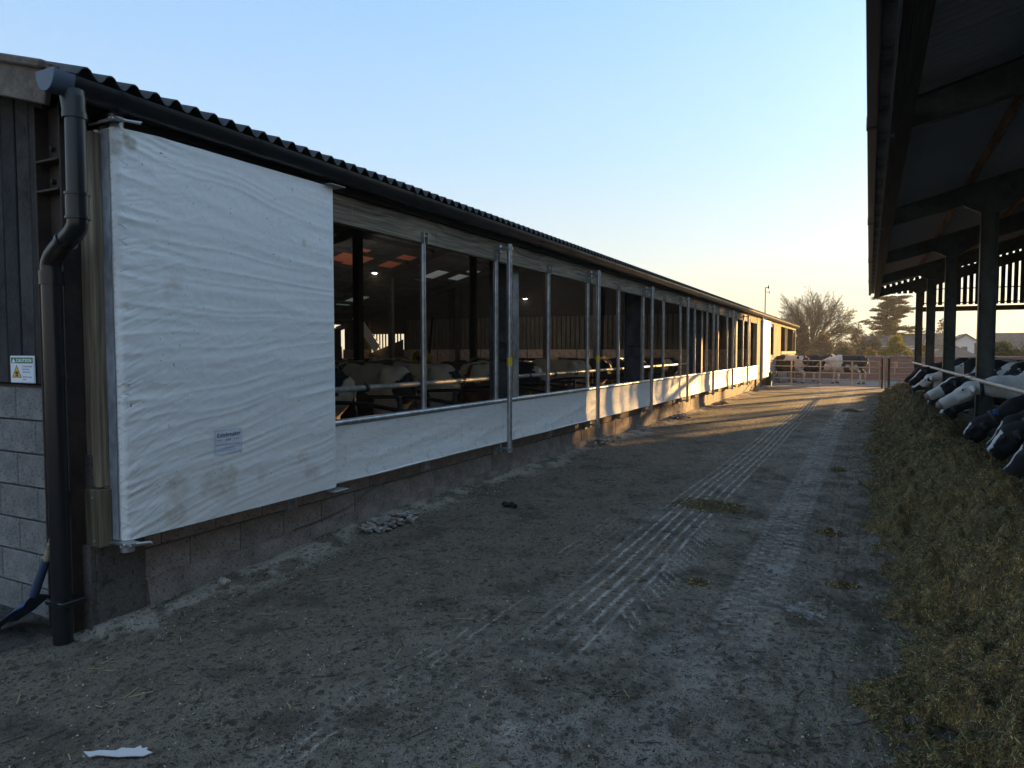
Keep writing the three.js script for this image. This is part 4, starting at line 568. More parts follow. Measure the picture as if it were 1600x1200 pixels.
// ---------------------------------------------------------------- cows: one skin each, meshed from joined tapered limbs
function surfaceNets(F, nx, ny, nz, o, h) {
  const P = [], I = [], id = new Int32Array(nx * ny * nz).fill(-1), at = (x, y, z) => x + nx * (y + ny * z);
  for (let z = 0; z < nz - 1; z++) for (let y = 0; y < ny - 1; y++) for (let x = 0; x < nx - 1; x++) {
    let n = 0, sx = 0, sy = 0, sz = 0; const b = at(x, y, z); let m = 0;
    const v = [F[b], F[b + 1], F[b + nx], F[b + nx + 1], F[b + nx * ny], F[b + nx * ny + 1], F[b + nx * ny + nx], F[b + nx * ny + nx + 1]];
    for (let i = 0; i < 8; i++) if (v[i] < 0) m |= 1 << i; if (m === 0 || m === 255) continue;
    for (let i = 0; i < 8; i++) for (const s of [1, 2, 4]) { if (i & s) continue; const j = i | s; if ((v[i] < 0) === (v[j] < 0)) continue; const t = v[i] / (v[i] - v[j]); sx += (i & 1) + (s === 1 ? t : 0); sy += ((i >> 1) & 1) + (s === 2 ? t : 0); sz += ((i >> 2) & 1) + (s === 4 ? t : 0); n++; }
    id[b] = P.length / 3; P.push(o[0] + (x + sx / n) * h, o[1] + (y + sy / n) * h, o[2] + (z + sz / n) * h);
  }
  const q = (a, b, c, d, f) => { if (a < 0 || b < 0 || c < 0 || d < 0) return; if (f) I.push(a, b, c, a, c, d); else I.push(a, c, b, a, d, c); };
  for (let z = 1; z < nz - 1; z++) for (let y = 1; y < ny - 1; y++) for (let x = 1; x < nx - 1; x++) {
    const b = at(x, y, z), f = F[b] < 0;
    if (f !== (F[b + 1] < 0)) q(id[b - nx - nx * ny], id[b - nx * ny], id[b], id[b - nx], f);
    if (f !== (F[b + nx] < 0)) q(id[b - 1 - nx * ny], id[b - 1], id[b], id[b - nx * ny], f);
    if (f !== (F[b + nx * ny] < 0)) q(id[b - 1 - nx], id[b - nx], id[b], id[b - 1], f);
  }
  return { P, I };
}
function skin(bones, h) {
  const lo = [9, 9, 9], hi = [-9, -9, -9];
  for (const b of bones) for (let k = 0; k < 3; k++) { const r = Math.max(b.ra, b.rb) * (b.s ? Math.max(...b.s) : 1) + .03; lo[k] = Math.min(lo[k], b.a[k] - r, b.b[k] - r); hi[k] = Math.max(hi[k], b.a[k] + r, b.b[k] + r); }
  const n = [0, 1, 2].map(k => Math.ceil((hi[k] - lo[k]) / h) + 3), F = new Float32Array(n[0] * n[1] * n[2]).fill(.5);
  for (const b of bones) {
    const s = b.s || [1, 1, 1], K = b.k || .05, R = Math.max(b.ra, b.rb), A = b.a.map((x, i) => x / s[i]), D = b.b.map((x, i) => x / s[i] - A[i]), dd = D[0] * D[0] + D[1] * D[1] + D[2] * D[2] || 1e-9, sc = Math.min(...s);
    const l = [0, 1, 2].map(k => Math.max(0, Math.floor((Math.min(b.a[k], b.b[k]) - (R + K * 1.6) * s[k] - lo[k]) / h))), u = [0, 1, 2].map(k => Math.min(n[k] - 1, Math.ceil((Math.max(b.a[k], b.b[k]) + (R + K * 1.6) * s[k] - lo[k]) / h)));
    for (let z = l[2]; z <= u[2]; z++) for (let y = l[1]; y <= u[1]; y++) for (let x = l[0]; x <= u[0]; x++) {
      const px = (lo[0] + x * h) / s[0] - A[0], py = (lo[1] + y * h) / s[1] - A[1], pz = (lo[2] + z * h) / s[2] - A[2]; let t = (px * D[0] + py * D[1] + pz * D[2]) / dd; t = t < 0 ? 0 : t > 1 ? 1 : t;
      const dx = px - D[0] * t, dy = py - D[1] * t, dz = pz - D[2] * t, d = (Math.sqrt(dx * dx + dy * dy + dz * dz) - (b.ra + (b.rb - b.ra) * t)) * sc, i = x + n[0] * (y + n[1] * z), e = F[i];
      const g = Math.max(K - Math.abs(d - e), 0) / K; F[i] = Math.min(d, e) - g * g * K * .25;
    }
  }
  return surfaceNets(F, ...n, lo, h);
}
const B_ = (a, b, ra, rb = ra, k = .05, s) => ({ a, b, ra, rb, k, s });
const add = (a, b, t = 1) => a.map((x, i) => x + b[i] * t);
function cowBones(o) { // +x forward, y up; o: {neck, poll, muzzle, lie, step}
  const L = [], dy = o.lie ? -.60 : 0, S = [1, 1, .82], T = (x, y, z) => [x, y + dy, z];
  L.push(B_(T(-.62, 1.10, 0), T(.30, 1.06, 0), .29, .31, .1, S), B_(T(-.40, .92, 0), T(.28, .88, 0), .32, .34, .12, [1, 1, .86]), B_(T(-.70, 1.33, 0), T(.42, 1.34, 0), .055, .065, .12));
  for (const z of [-1, 1]) L.push(B_(T(-.52, 1.32, .2 * z), T(-.55, 1.22, .19 * z), .055, .08, .12), B_(T(-.86, 1.22, .09 * z), T(-.8, 1.12, .12 * z), .05, .1, .1), B_(T(.42, 1.15, .13 * z), T(.52, .78, .17 * z), .13, .12, .1));
  L.push(B_(T(.42, 1.2, 0), T(.60, .92, 0), .22, .18, .1, [1, 1, .85]), B_(T(.60, .82, 0), T(.66, .74, 0), .12, .09, .08));
  if (o.udder !== 0 && !o.lie) L.push(B_([-.42, .62, 0], [-.30, .64, 0], .15, .12, .06));
  // tail
  L.push(B_(T(-.88, 1.30, 0), T(-.97, 1.1, .01), .032, .024, .04), B_(T(-.97, 1.1, .01), T(-.98, .72, .03), .022, .018, .02), B_(T(-.98, .72, .03), T(-.97, .5, .04), .02, .035, .02));
  const leg = o.step || [0, 0, 0, 0];
  if (!o.lie) for (const [i, z] of [[0, -1], [1, 1]]) {
    const f = leg[i], hd = leg[2 + i];
    L.push(B_([.52, .8, .16 * z], [.53 + f * .5, .45, .16 * z], .10, .058, .06), B_([.53 + f * .5, .45, .16 * z], [.51 + f, .13, .16 * z], .05, .04, .03), B_([.51 + f, .13, .16 * z], [.54 + f, .035, .16 * z], .042, .058, .03), B_([.54 + f, .02, .16 * z], [.57 + f, .02, .16 * z], .055, .05, .02));
    L.push(B_([-.62, 1.02, .17 * z], [-.44 + hd * .3, .78, .19 * z], .19, .13, .08, [1, 1, .8]), B_([-.44 + hd * .3, .78, .19 * z], [-.70 + hd, .5, .17 * z], .11, .055, .06), B_([-.70 + hd, .5, .17 * z], [-.67 + hd, .14, .17 * z], .052, .042, .03), B_([-.67 + hd, .14, .17 * z], [-.63 + hd, .035, .17 * z], .043, .06, .03), B_([-.63 + hd, .02, .17 * z], [-.60 + hd, .02, .17 * z], .056, .05, .02));
  } else for (const z of [-1, 1]) L.push(B_([.52, .3, .17 * z], [.78, .1, .2 * z], .1, .06, .06), B_([.78, .1, .2 * z], [.5, .06, .22 * z], .055, .04, .03), B_([-.6, .4, .22 * z], [-.32, .22, .32 * z], .18, .12, .08), B_([-.32, .22, .32 * z], [-.65, .08, .34 * z], .09, .05, .05), B_([-.65, .08, .34 * z], [-.3, .05, .36 * z], .05, .04, .03));
  // neck and head
  const N = o.neck, Pp = o.poll, Mz = o.muzzle, nk = add(N, [.0, 0, 0]);
  const mid = N.map((x, i) => (x + Pp[i]) / 2 + (i === 1 ? (o.sag || .02) : 0));
  L.push(B_(nk, mid, .19, .145, .1, [1, 1, .72]), B_(mid, Pp, .145, .10, .06, [1, 1, .78]), B_(add(nk, [.02, -.12, 0]), add(mid, [0, -.09, 0]), .11, .07, .1, [1, 1, .6]));
  let d = Mz.map((x, i) => x - Pp[i]); const Lh = Math.hypot(...d); d = d.map(x => x / Lh); const zx = o.zax || [0, 0, 1];
  let n = [d[1] * zx[2] - d[2] * zx[1], d[2] * zx[0] - d[0] * zx[2], d[0] * zx[1] - d[1] * zx[0]].map(x => -x); if (n[1] < 0) n = n.map(x => -x); // up the face
  const at = (t, a = 0, z = 0) => [0, 1, 2].map(i => Pp[i] + d[i] * t * Lh + n[i] * a + zx[i] * z);
  L.push(B_(at(-.02, .0), at(.30, .0), .108, .098, .05, [1, 1, .95]), B_(at(.26, .0), at(.80, -.005), .092, .072, .05, [1, 1, .85]), B_(at(.86, -.012), at(.97, -.02), .072, .066, .04, [1, 1, 1.05]), B_(at(.2, -.10), at(.9, -.075), .065, .042, .05, [1, 1, .8]), B_(at(.0, .07), at(.06, .075), .05, .05, .05));
  for (const s of [-1, 1]) L.push(B_(at(.20, .045, .072 * s), at(.27, .045, .076 * s), .038, .034, .03), B_(at(.16, -.06, .06 * s), at(.38, -.06, .055 * s), .055, .05, .04), B_(at(.93, .015, .035 * s), at(.97, .0, .038 * s), .028, .026, .02));
  for (const s of [-1, 1]) { const e0 = at(.02, .01, .09 * s), e1 = at(-.02, -.005, .18 * s), e2 = at(.02, -.035, .27 * s); L.push(B_(e0, e1, .030, .052, .02, [.75, 1, 1]), B_(e1, e2, .052, .02, .02, [.75, 1, 1])); }
  return { L, at, d, n, zx, Lh };
}
const hideB = tex(256, (u, v) => pf(u, v, 50, 20, 6, 3));
const hide = std({ color: C(1, 1, 1), vertexColors: true, roughness: .8 }), eyeM = std({ color: C(.01, .009, .008), roughness: .12 }), strapM = std({ color: C(.03, .032, .035), roughness: .6 }), blueM = std({ color: C(.02, .08, .30), roughness: .4 }), tagY = std({ color: C(.75, .66, .05), roughness: .5 });
function cowPaint(P, at, o, B) {
  const K = new Float32Array(P.length), W = o.W || [.70, .68, .64], Bk = o.brown ? [.13, .05, .022] : [.014, .013, .014], sd = o.seed;
  for (let i = 0; i < P.length; i += 3) {
    const x = P[i], y = P[i + 1], z = P[i + 2]; const v = [x - at.Pp[0], y - at.Pp[1], z - at.Pp[2]];
    const t = (v[0] * B.d[0] + v[1] * B.d[1] + v[2] * B.d[2]) / B.Lh, a = v[0] * B.n[0] + v[1] * B.n[1] + v[2] * B.n[2], w = v[0] * B.zx[0] + v[1] * B.zx[1] + v[2] * B.zx[2], r = Math.hypot(...v);
    const jag = (n3(x * 30, y * 30, z * 30, 7) - .5) * .04; let white = n3(x * 1.7 + 5, y * 1.5, z * 1.3, sd) + .25 * (n3(x * 4.5, y * 4.5, z * 4.5, sd + 3) - .5) + jag > (o.thr ?? .5);
    const head = r < .60 && t > -.12 && t < 1.3, dirt0 = 0; let c;
    if (head) { if (o.face === 'white') white = n3(x * 8, y * 8, z * 8, sd + 9) + jag < (o.spot ?? .8); else if (o.face === 'half') white = !(t < .45 && Math.abs(w) > .035 + .03 * n2(t * 5, 1, sd)) ; else white = a > .02 && Math.abs(w + jag * .4) < (o.blaze ?? .03) * (1.3 - t) && t > .12; if (t < .08 && Math.abs(w) > .11) white = o.face === 'white' && sd % 2 === 0; }
    else if (x > .62 && o.neckW !== undefined) { const q = n3(x * 4, y * 4, z * 3, sd + 12); white = o.neckW ? q < .76 : q > .82; }
    if (!o.lie && y < .52 && !head && x < .85) white = true;
    c = white ? W : Bk;
    const tint = .72 + .3 * n3(x * 9, y * 9, z * 9, 31) + .28 * n3(x * 55, y * 40, z * 55, 33); c = c.map(q => q * tint);
    const muddy = ss(.42, .62, n3(x * 5, y * 5, z * 5, sd + 21) * .7 + .35 * n3(x * 26, y * 26, z * 26, 22)) * ss(o.W ? 1.3 : o.lie ? .75 : .95, .3, y) * .62 * (x < .5 ? 1 : .5); if (!head) c = c.map((q, k) => lerp(q, [.12, .085, .05][k], muddy));
    if (!o.lie && y < .07) c = [.06, .05, .04];
    if (Math.hypot(x + .36, y - .58, z) < .21 && y < .72 && !o.lie) c = [.42, .25, .20];
    if (head && t > .935 + jag) c = white && o.face !== 'black' ? [.36, .25, .22] : [.05, .045, .045];
    if (head && t > .9 && Math.abs(Math.abs(w) - .04) < .016 && a > -.02 && a < .03) c = [.03, .02, .02];
    K.set(c, i);
  }
  return K;
}
const geoCache = {};
function cow(label, category, group, o, pos, turn) {
  const key = o.key; let G = key && geoCache[key]; if (!G) { const B = cowBones(o); const S = skin(B.L, o.cell || .017); G = { B, ...S }; if (key) geoCache[key] = G; }
  const { B, P, I } = G, g = new THREE.BufferGeometry(); g.setAttribute('position', new THREE.Float32BufferAttribute(P, 3)); g.setIndex(I); g.setAttribute('color', new THREE.BufferAttribute(cowPaint(P, { Pp: o.poll }, o, B), 3)); g.setAttribute('uv', new THREE.Float32BufferAttribute(P.length / 3 * 2, 2)); g.computeVertexNormals();
  const t = thing('cow', label, category, group, [0, 0, 0]); const add1 = (n, q, m, l) => { const k = new THREE.Mesh(q, m); k.name = n; k.castShadow = k.receiveShadow = true; if (l) k.userData.label = l; t.add(k); };
  add1('body', g, hide);
  for (const s of [-1, 1]) { const e = B.at(.225, .05, .098 * s), q = new THREE.SphereGeometry(.021, 12, 8); q.translate(...e); add1('eye', q, eyeM); }
  if (o.collar) { const N = o.neck, f = .80, c = N.map((x, i) => lerp(x, o.poll[i], f) + (i === 1 ? .012 : 0)), dir = new THREE.Vector3(...o.poll.map((x, i) => x - N[i])).normalize(); const q = new THREE.TorusGeometry(.128, .012, 8, 30); q.scale(.82, 1.1, 2.4); q.lookAt(dir); q.translate(c[0], c[1] - .025, c[2]); add1('collar', q, strapM); const k = cbox(.07, .085, .06, .014); k.translate(c[0], c[1] + .10, c[2] - .105 * (o.side || 1)); add1('transponder', k, blueM, 'blue transponder on the collar'); const w2 = cbox(.03, .10, .03, .008); w2.translate(c[0] - .01, c[1] - .19, c[2]); add1('collar_weight', w2, strapM); }
  if (o.tag) { const e = B.at(.05, -.05, .2 * (o.side || 1)); const k = cbox(.045, .06, .006, .004); k.translate(e[0] + .01, e[1] - .04, e[2]); add1('ear_tag', k, tagY); }
  t.position.copy(V(...pos)); t.rotation.y = turn; return t;
}
// feeding row: bodies under the shed, heads out over the silage (facing the yard)
{
  const G = 'cows feeding along the rail', out = Math.PI;
  // local head targets: distance forward from body origin, height, sideways (local z: + is towards the camera side when facing the yard)
  const F = (label, Z, XO, o) => cow(label, 'cow', G, { cell: .015, sag: .0, ...o }, [XO, 0, Z], out + (o.turn || 0));
  const mk = (neck, poll, muzzle) => ({ neck, poll, muzzle });
  F('mostly black cow at the right edge of the picture, head down in the silage', 8.75, 2.86, { ...mk([.60, 1.0, 0], [1.30, .64, .02], [1.62, .27, .02]), seed: 3, face: 'black', blaze: .028, neckW: 0, thr: .62, collar: 1, tag: 1 });
  F('black cow with a white blaze and a yellow ear tag, second from the right edge', 9.95, 2.88, { ...mk([.60, 1.0, 0], [1.34, .68, 0], [1.66, .30, .03]), seed: 5, face: 'black', blaze: .05, neckW: 0, thr: .66, collar: 1, tag: 1 });
  F('black-necked cow with a blue collar tag burying its muzzle below the white-faced cow', 12.0, 2.86, { ...mk([.60, 1.02, 0], [1.40, .58, 0], [1.70, .20, .02]), seed: 8, face: 'black', blaze: .035, neckW: 0, thr: .6, collar: 1 });
  F('white-faced cow reaching level under the rail, black collar with blue transponder', 13.8, 2.86, { ...mk([.62, 1.10, 0], [1.33, 1.02, .02], [1.80, .74, -.02]), seed: 12, face: 'white', spot: .86, neckW: 1, thr: .36, collar: 1, tag: 1 });
  F('white-blazed black cow eating head down behind the level white head', 15.2, 2.84, { ...mk([.60, 1.0, 0], [1.44, .58, 0], [1.74, .26, .02]), seed: 14, face: 'black', blaze: .07, neckW: 0, thr: .55 });
  F('white-nosed cow with a black cheek stretching its head over the heap', 15.9, 2.84, { ...mk([.62, 1.10, 0], [1.36, 1.02, .0], [1.82, .76, -.02]), seed: 19, face: 'half', neckW: 0, thr: .42 });
  F('black cow eating head down with a white ear edge, behind the black-cheeked one', 18.2, 2.84, { ...mk([.60, 1.0, 0], [1.42, .62, 0], [1.72, .28, .02]), seed: 23, face: 'black', blaze: .02, neckW: 0, thr: .5, tag: 1 });
  F('white-headed cow with small black spots, farthest of the pale heads', 22.0, 2.86, { ...mk([.62, 1.10, 0], [1.36, .90, 0], [1.80, .55, 0]), seed: 26, face: 'white', spot: .64, neckW: 1, thr: .5, tag: 1 });
  F('dark cow with a white forehead mark, its head highest near the end of the row', 24.4, 2.86, { ...mk([.62, 1.15, 0], [1.34, 1.04, 0], [1.74, .66, 0]), seed: 29, face: 'black', blaze: .06, neckW: 0, thr: .58 });
  F('dark reddish-eared cow at the far end of the feeding row', 26.6, 2.86, { ...mk([.62, 1.12, 0], [1.34, 1.0, 0], [1.76, .66, 0]), seed: 31, face: 'black', blaze: .0, neckW: 0, thr: .55, tag: 1 });
  F('piebald cow standing at the rail between the two dark end cows and the pale ones', 20.2, 2.95, { ...mk([.60, 1.0, 0], [1.36, .62, 0], [1.66, .26, 0]), seed: 37, face: 'black', blaze: .05, neckW: 1, thr: .45 });
  F('white-backed cow with black patches behind the nearest shed post', 17.0, 3.0, { ...mk([.60, 1.0, 0], [1.30, .66, 0], [1.6, .30, 0]), seed: 40, face: 'half', neckW: 1, thr: .36 });
  F('black-backed cow with a pale shoulder at the right edge behind the heads', 11.0, 2.98, { ...mk([.60, 1.02, 0], [1.28, .70, 0], [1.55, .34, 0]), seed: 44, face: 'black', neckW: 0, thr: .52 });
}
// cows waiting beyond the gate
{
  const G = 'cows standing beyond the gate';
  const up = { neck: [.60, 1.15, 0], poll: [1.08, 1.38, 0], muzzle: [1.48, 1.12, 0] };
  const low = { neck: [.60, 1.12, 0], poll: [1.14, 1.12, .1], muzzle: [1.5, .78, .12] };
  cow('side-on black and white cow beyond the gate with its pale rump to the right', 'cow', G, { ...low, seed: 52, face: 'black', blaze: .05, W: [.58, .52, .44], thr: .40, cell: .02, step: [.1, -.08, .08, -.1], key: 'w1' }, [-.95, 0, 38.8], Math.PI - .12);
  cow('black cow in the middle beyond the gate turning a white face to the right', 'cow', G, { ...up, seed: 55, face: 'white', spot: .7, thr: .6, W: [.58, .52, .44], cell: .022, key: 'w2' }, [-2.8, 0, 39.4], .15);
  cow('dark cow with a white flank patch beyond the gate, left of the white-faced one', 'cow', G, { ...up, seed: 61, face: 'black', thr: .6, W: [.55, .48, .40], cell: .022, step: [-.06, .08, -.1, .06], key: 'w3' }, [-3.6, 0, 38.4], Math.PI - .3);
  cow('nearly black cow in the shade beyond the left end of the gate', 'cow', G, { ...low, seed: 66, face: 'black', thr: .7, cell: .024, key: 'w4' }, [-4.3, 0, 40.2], .25);
  cow('black cow with white legs standing farther back between the others beyond the gate', 'cow', G, { ...low, seed: 70, face: 'black', thr: .62, cell: .024, key: 'w5' }, [-2.1, 0, 40.9], Math.PI);
}
// herd inside the barn
{
  const G = 'cows inside the barn';
  const lie = { neck: [.60, .55, 0], poll: [1.02, .86, .06], muzzle: [1.40, .62, .10], lie: 1, cell: .026, key: 'lie' };
  const st = { neck: [.60, 1.14, 0], poll: [1.08, 1.30, .05], muzzle: [1.46, 1.0, .08], cell: .026, key: 'st' };
  const st2 = { neck: [.60, 1.05, 0], poll: [1.14, .92, 0], muzzle: [1.46, .58, 0], cell: .026, key: 'st2' };
  const dirty = { thr: .40 };
  const rows = [
    [st, -7.05, 7.15, 0 + 3.3, 81, .34, 'large dirty-white cow nearest inside the barn, rump towards the yard behind the neck rail'],
    [st2, -7.2, 5.75, 3.05, 82, .6, 'dark cow standing at the left of the opening beside the white panel'],
    [st2, -7.0, 8.75, 3.0, 83, .5, 'dark pied cow standing behind the first upright tube at the rail'],
    [st, -8.6, 10.4, 2.9, 84, .56, 'black cow with a pale hip standing below the yellow brush'],
    [st2, -7.2, 10.3, 3.1, 85, .46, 'black and white cow standing behind the second tube at the rail'],
    [st, -7.1, 11.7, 2.95, 86, .5, 'piebald cow standing just past the first steel stanchion'],
    [st2, -7.0, 13.1, 3.3, 87, .52, 'cow with a white rump standing between the third and fourth tubes'],
    [st, -9.6, 13.6, 2.7, 88, .6, 'black cow standing in the second row past the brush'],
    [st, -9.2, 16.5, 3.0, 89, .55, 'cow with a white-edged back in the second row behind the fourth tube'],
    [st2, -7.0, 16.0, 3.3, 90, .45, 'pied cow standing at the rail past the second steel stanchion'],
    [st2, -7.2, 18.4, 2.9, 91, .5, 'cow with its head lifted near the end of the pale rail'],
    [st, -9.6, 19.6, 3.4, 92, .58, 'dark cow standing deep in the shade of the second row'],
    [st, -7.6, 21.6, 2.2, 93, .48, 'pied cow at the far end of the cubicles near the lit opening'],
    [st2, -10.8, 9.2, .4, 94, .6, 'dark cow standing in the third row behind the largest pale cow'],
    [st, -11.6, 11.4, 3.0, 95, .62, 'nearly black cow far in the third row'],
    [lie, -9.4, 7.6, .3, 96, .52, 'dark cow lying in the second row behind the large pale cow'],
  ];
  const far = [[lie, -9.3, 10.2, 3.0, 97], [st2, -9.4, 11.9, .3, 98], [lie, -9.5, 15.0, 2.9, 99], [st, -9.3, 18.0, .2, 100], [st2, -11.5, 13.2, 3.2, 101], [st, -11.8, 15.8, .1, 102], [lie, -11.3, 17.9, 3.1, 103], [st, -7.1, 19.9, .4, 104], [st2, -11.6, 20.6, 2.8, 105], [lie, -7.0, 17.1, 3.2, 106], [st, -13.8, 10.8, .2, 107], [st2, -13.6, 13.9, 3.0, 108], [st, -14.0, 17.2, .5, 109], [lie, -7.1, 14.5, .2, 110], [st, -9.2, 21.9, 2.6, 111], [st2, -6.6, 23.4, 3.4, 112]];
  const fl = ['lying in the second row just past the yellow brush', 'head-down in the second row past the brush', 'lying in the second row level with the second tall tube', 'standing in the second row near the third tall tube', 'in the third row straight behind the second tube', 'in the third row past the second steel stanchion', 'lying in the third row far along', 'standing at the rail near its far end', 'in the third row by the lit far openings', 'lying at the rail between the fourth and fifth tall tubes', 'in the deepest row left of the first stanchion', 'in the deepest row right of the first stanchion', 'in the deepest row past the second stanchion', 'lying at the rail beside the second steel stanchion', 'in the second row close to the sunlit end', 'last at the rail towards the sunlit end'];
  far.forEach((f, i) => rows.push([...f, [.6, .5, .44, .56, .62, .48][i % 6], `${['dirty black', 'muddy brown', 'dirty cream', 'pied'][i % 4]} cow ${fl[i]}`]));
  rows.forEach(([p, X, Z, a, s, thr, l], i) => { const m = i > 15 ? i % 4 : -1; cow(l, 'cow', G, { ...p, seed: s, face: s % 3 ? 'black' : 'white', blaze: .05, thr: m === 2 ? .32 : m === 0 ? .75 : thr + .08, brown: m === 1 || (m < 0 && s % 4 === 2), W: [.56, .46, .34] }, [X, 0, Z], a); });
}

// ---------------------------------------------------------------- beyond the gate: wall, mast, trees, houses
{
  const brickT = tex(512, (u, v) => { const row = Math.floor(v * 16), y = (v * 16) % 1, x = ((u * 8 + (row % 2) * .5) % 1 + 1) % 1; const id = hash(Math.floor(u * 8 + (row % 2) * .5) % 8, row, 5); const m = y < .12 || x < .05; const g = .85 + .3 * pf(u, v, 40, 40, 3, 2); return m ? [.30 * g, .26 * g, .22 * g] : [(.22 + .1 * id) * g, (.12 + .06 * id) * g, (.09 + .04 * id) * g]; }, { srgb: true }); brickT.repeat.set(.55, .83);
  const w = thing('brick_wall', 'long low weathered brick wall behind the gates', 'wall', null, [2, 0, 44]); part(w, 'face', [bx(-9, 20, -.2, 1.28, 44, 44.25, .01)], std({ map: brickT, roughness: .95 })); for (let k = 0; k < 29; k++) part(w, 'coping', [bx(-9 + k + .006, -8 + k - .006, 1.28, 1.36, 43.96, 44.29, .015)], blockMats[k % 4]);
  const m = thing('weather_mast', 'thin dark mast with small instruments standing on the barn eave', 'mast', null, [-4.3, 3.1, 34]); part(m, 'pole', [cyl([-4.3, 3.0, 34], [-4.3, 4.55, 34], .028, .022, 8)], M.steel); part(m, 'vane', [bx(-4.32, -4.14, 4.53, 4.56, 33.98, 34.02), cyl([-4.16, 4.5, 34], [-4.16, 4.64, 34], .04, .03, 8)], M.steel); part(m, 'anemometer', [bx(-4.3, -4.1, 4.33, 4.35, 33.99, 34.01), cyl([-4.1, 4.28, 34], [-4.1, 4.36, 34], .045, .03, 8)], M.galvDull); part(m, 'clamp', [bx(-4.36, -4.24, 3.14, 3.2, 33.9, 34.1)], M.galvDull);
  // shed behind the photographed gate end: small green barrel and post foot at the far corner
  single('water_trough', [bx(-4.24, -4.0, 0, .62, 34.1, 34.75, .03), bx(-4.26, -3.98, .62, .66, 34.08, 34.77, .01)], grime(.03, .10, .05), 'small green box against the barn corner at the hinge end of the gate', 'trough');
}
const bark = (r, g, b) => std({ color: C(r, g, b), roughness: .95, bumpMap: fineB, bumpScale: .01 });
function limbs(r, base, dir, len, rad, depth, o, out, tips) {
  let p = base.clone(), d = dir.clone(), segs = depth > 1 ? 4 : 2, R = rad; const R1 = rad * (depth ? .62 : .3);
  for (let s = 0; s < segs; s++) {
    d.add(new THREE.Vector3(r() - .5, r() - .5 + o.up, r() - .5).multiplyScalar(o.bend)).normalize(); const q = p.clone().addScaledVector(d, len / segs), Rn = lerp(rad, R1, (s + 1) / segs);
    out.push([p, q, R, Rn]); R = Rn; p = q;
    if (depth && s >= (depth === o.depth ? o.first : 0)) { const n = o.kids[o.depth - depth] / segs; for (let c = 0; c < n; c++) { if (c + 1 > n && r() > n - c) break; const ax = new THREE.Vector3(r() - .5, r() - .5, r() - .5).cross(d).normalize(); const nd = d.clone().applyAxisAngle(ax, o.ang * (.7 + .6 * r())); limbs(r, p, nd, len * (o.ratio * (.75 + .5 * r())), R * .62, depth - 1, o, out, tips); } }
  }
  if (!depth) tips.push(p); else limbs(r, p, d, len * o.ratio, R * .8, depth - 1, o, out, tips);
}
function limbGeo(segs) { // tapered triangular or hexagonal sticks
  const P = []; for (const [a, b, r0, r1] of segs) { const n = r0 > .05 ? 7 : 3, d = b.clone().sub(a).normalize(), u = new THREE.Vector3(Math.abs(d.y) > .9 ? 1 : 0, Math.abs(d.y) > .9 ? 0 : 1, 0).cross(d).normalize(), v = d.clone().cross(u); for (let k = 0; k < n; k++) { const f = (t, c, r) => c.clone().addScaledVector(u, Math.cos(t) * r).addScaledVector(v, Math.sin(t) * r), t0 = k / n * 6.283, t1 = (k + 1) / n * 6.283, A = f(t0, a, r0), B = f(t1, a, r0), D = f(t1, b, r1), E = f(t0, b, r1); for (const q of [A, B, D, A, D, E]) P.push(q.x, q.y, q.z); } }
  const g = new THREE.BufferGeometry(); g.setAttribute('position', new THREE.Float32BufferAttribute(P, 3)); g.setAttribute('uv', new THREE.Float32BufferAttribute(P.length / 3 * 2, 2)); g.computeVertexNormals(); return g;
}
function leaves(r, pts, size, n, spread, flat = 1, vary = .5) { // many small folded leaf-sized faces with vertex tone
  const P = [], K = []; for (const p of pts) for (let i = 0; i < n; i++) { const g = () => (r() + r() + r() - 1.5) / 1.5; const c = new THREE.Vector3(p.x + g() * spread, p.y + g() * spread * flat, p.z + g() * spread), a = new THREE.Vector3(r() - .5, (r() - .5) * (flat < .6 ? .4 : 1), r() - .5).normalize().multiplyScalar(size * (.6 + .8 * r())), b = new THREE.Vector3(r() - .5, (r() - .5) * (flat < .6 ? .4 : 1), r() - .5).normalize().multiplyScalar(size * .6); const q = [c.clone().sub(a), c.clone().add(b), c.clone().add(a), c.clone().sub(a), c.clone().add(a), c.clone().sub(b)]; const k = 1 - vary / 2 + vary * r(); for (const w of q) { P.push(w.x, w.y, w.z); K.push(k, k, k * .95); } }
  const g = new THREE.BufferGeometry(); g.setAttribute('position', new THREE.Float32BufferAttribute(P, 3)); g.setAttribute('color', new THREE.Float32BufferAttribute(K, 3)); g.setAttribute('uv', new THREE.Float32BufferAttribute(P.length / 3 * 2, 2)); g.computeVertexNormals(); return g;
}
const leafM = (r, g, b) => new THREE.MeshPhysicalMaterial({ color: C(r, g, b), vertexColors: true, roughness: 1, transmission: .3, thickness: 0, side: THREE.DoubleSide });
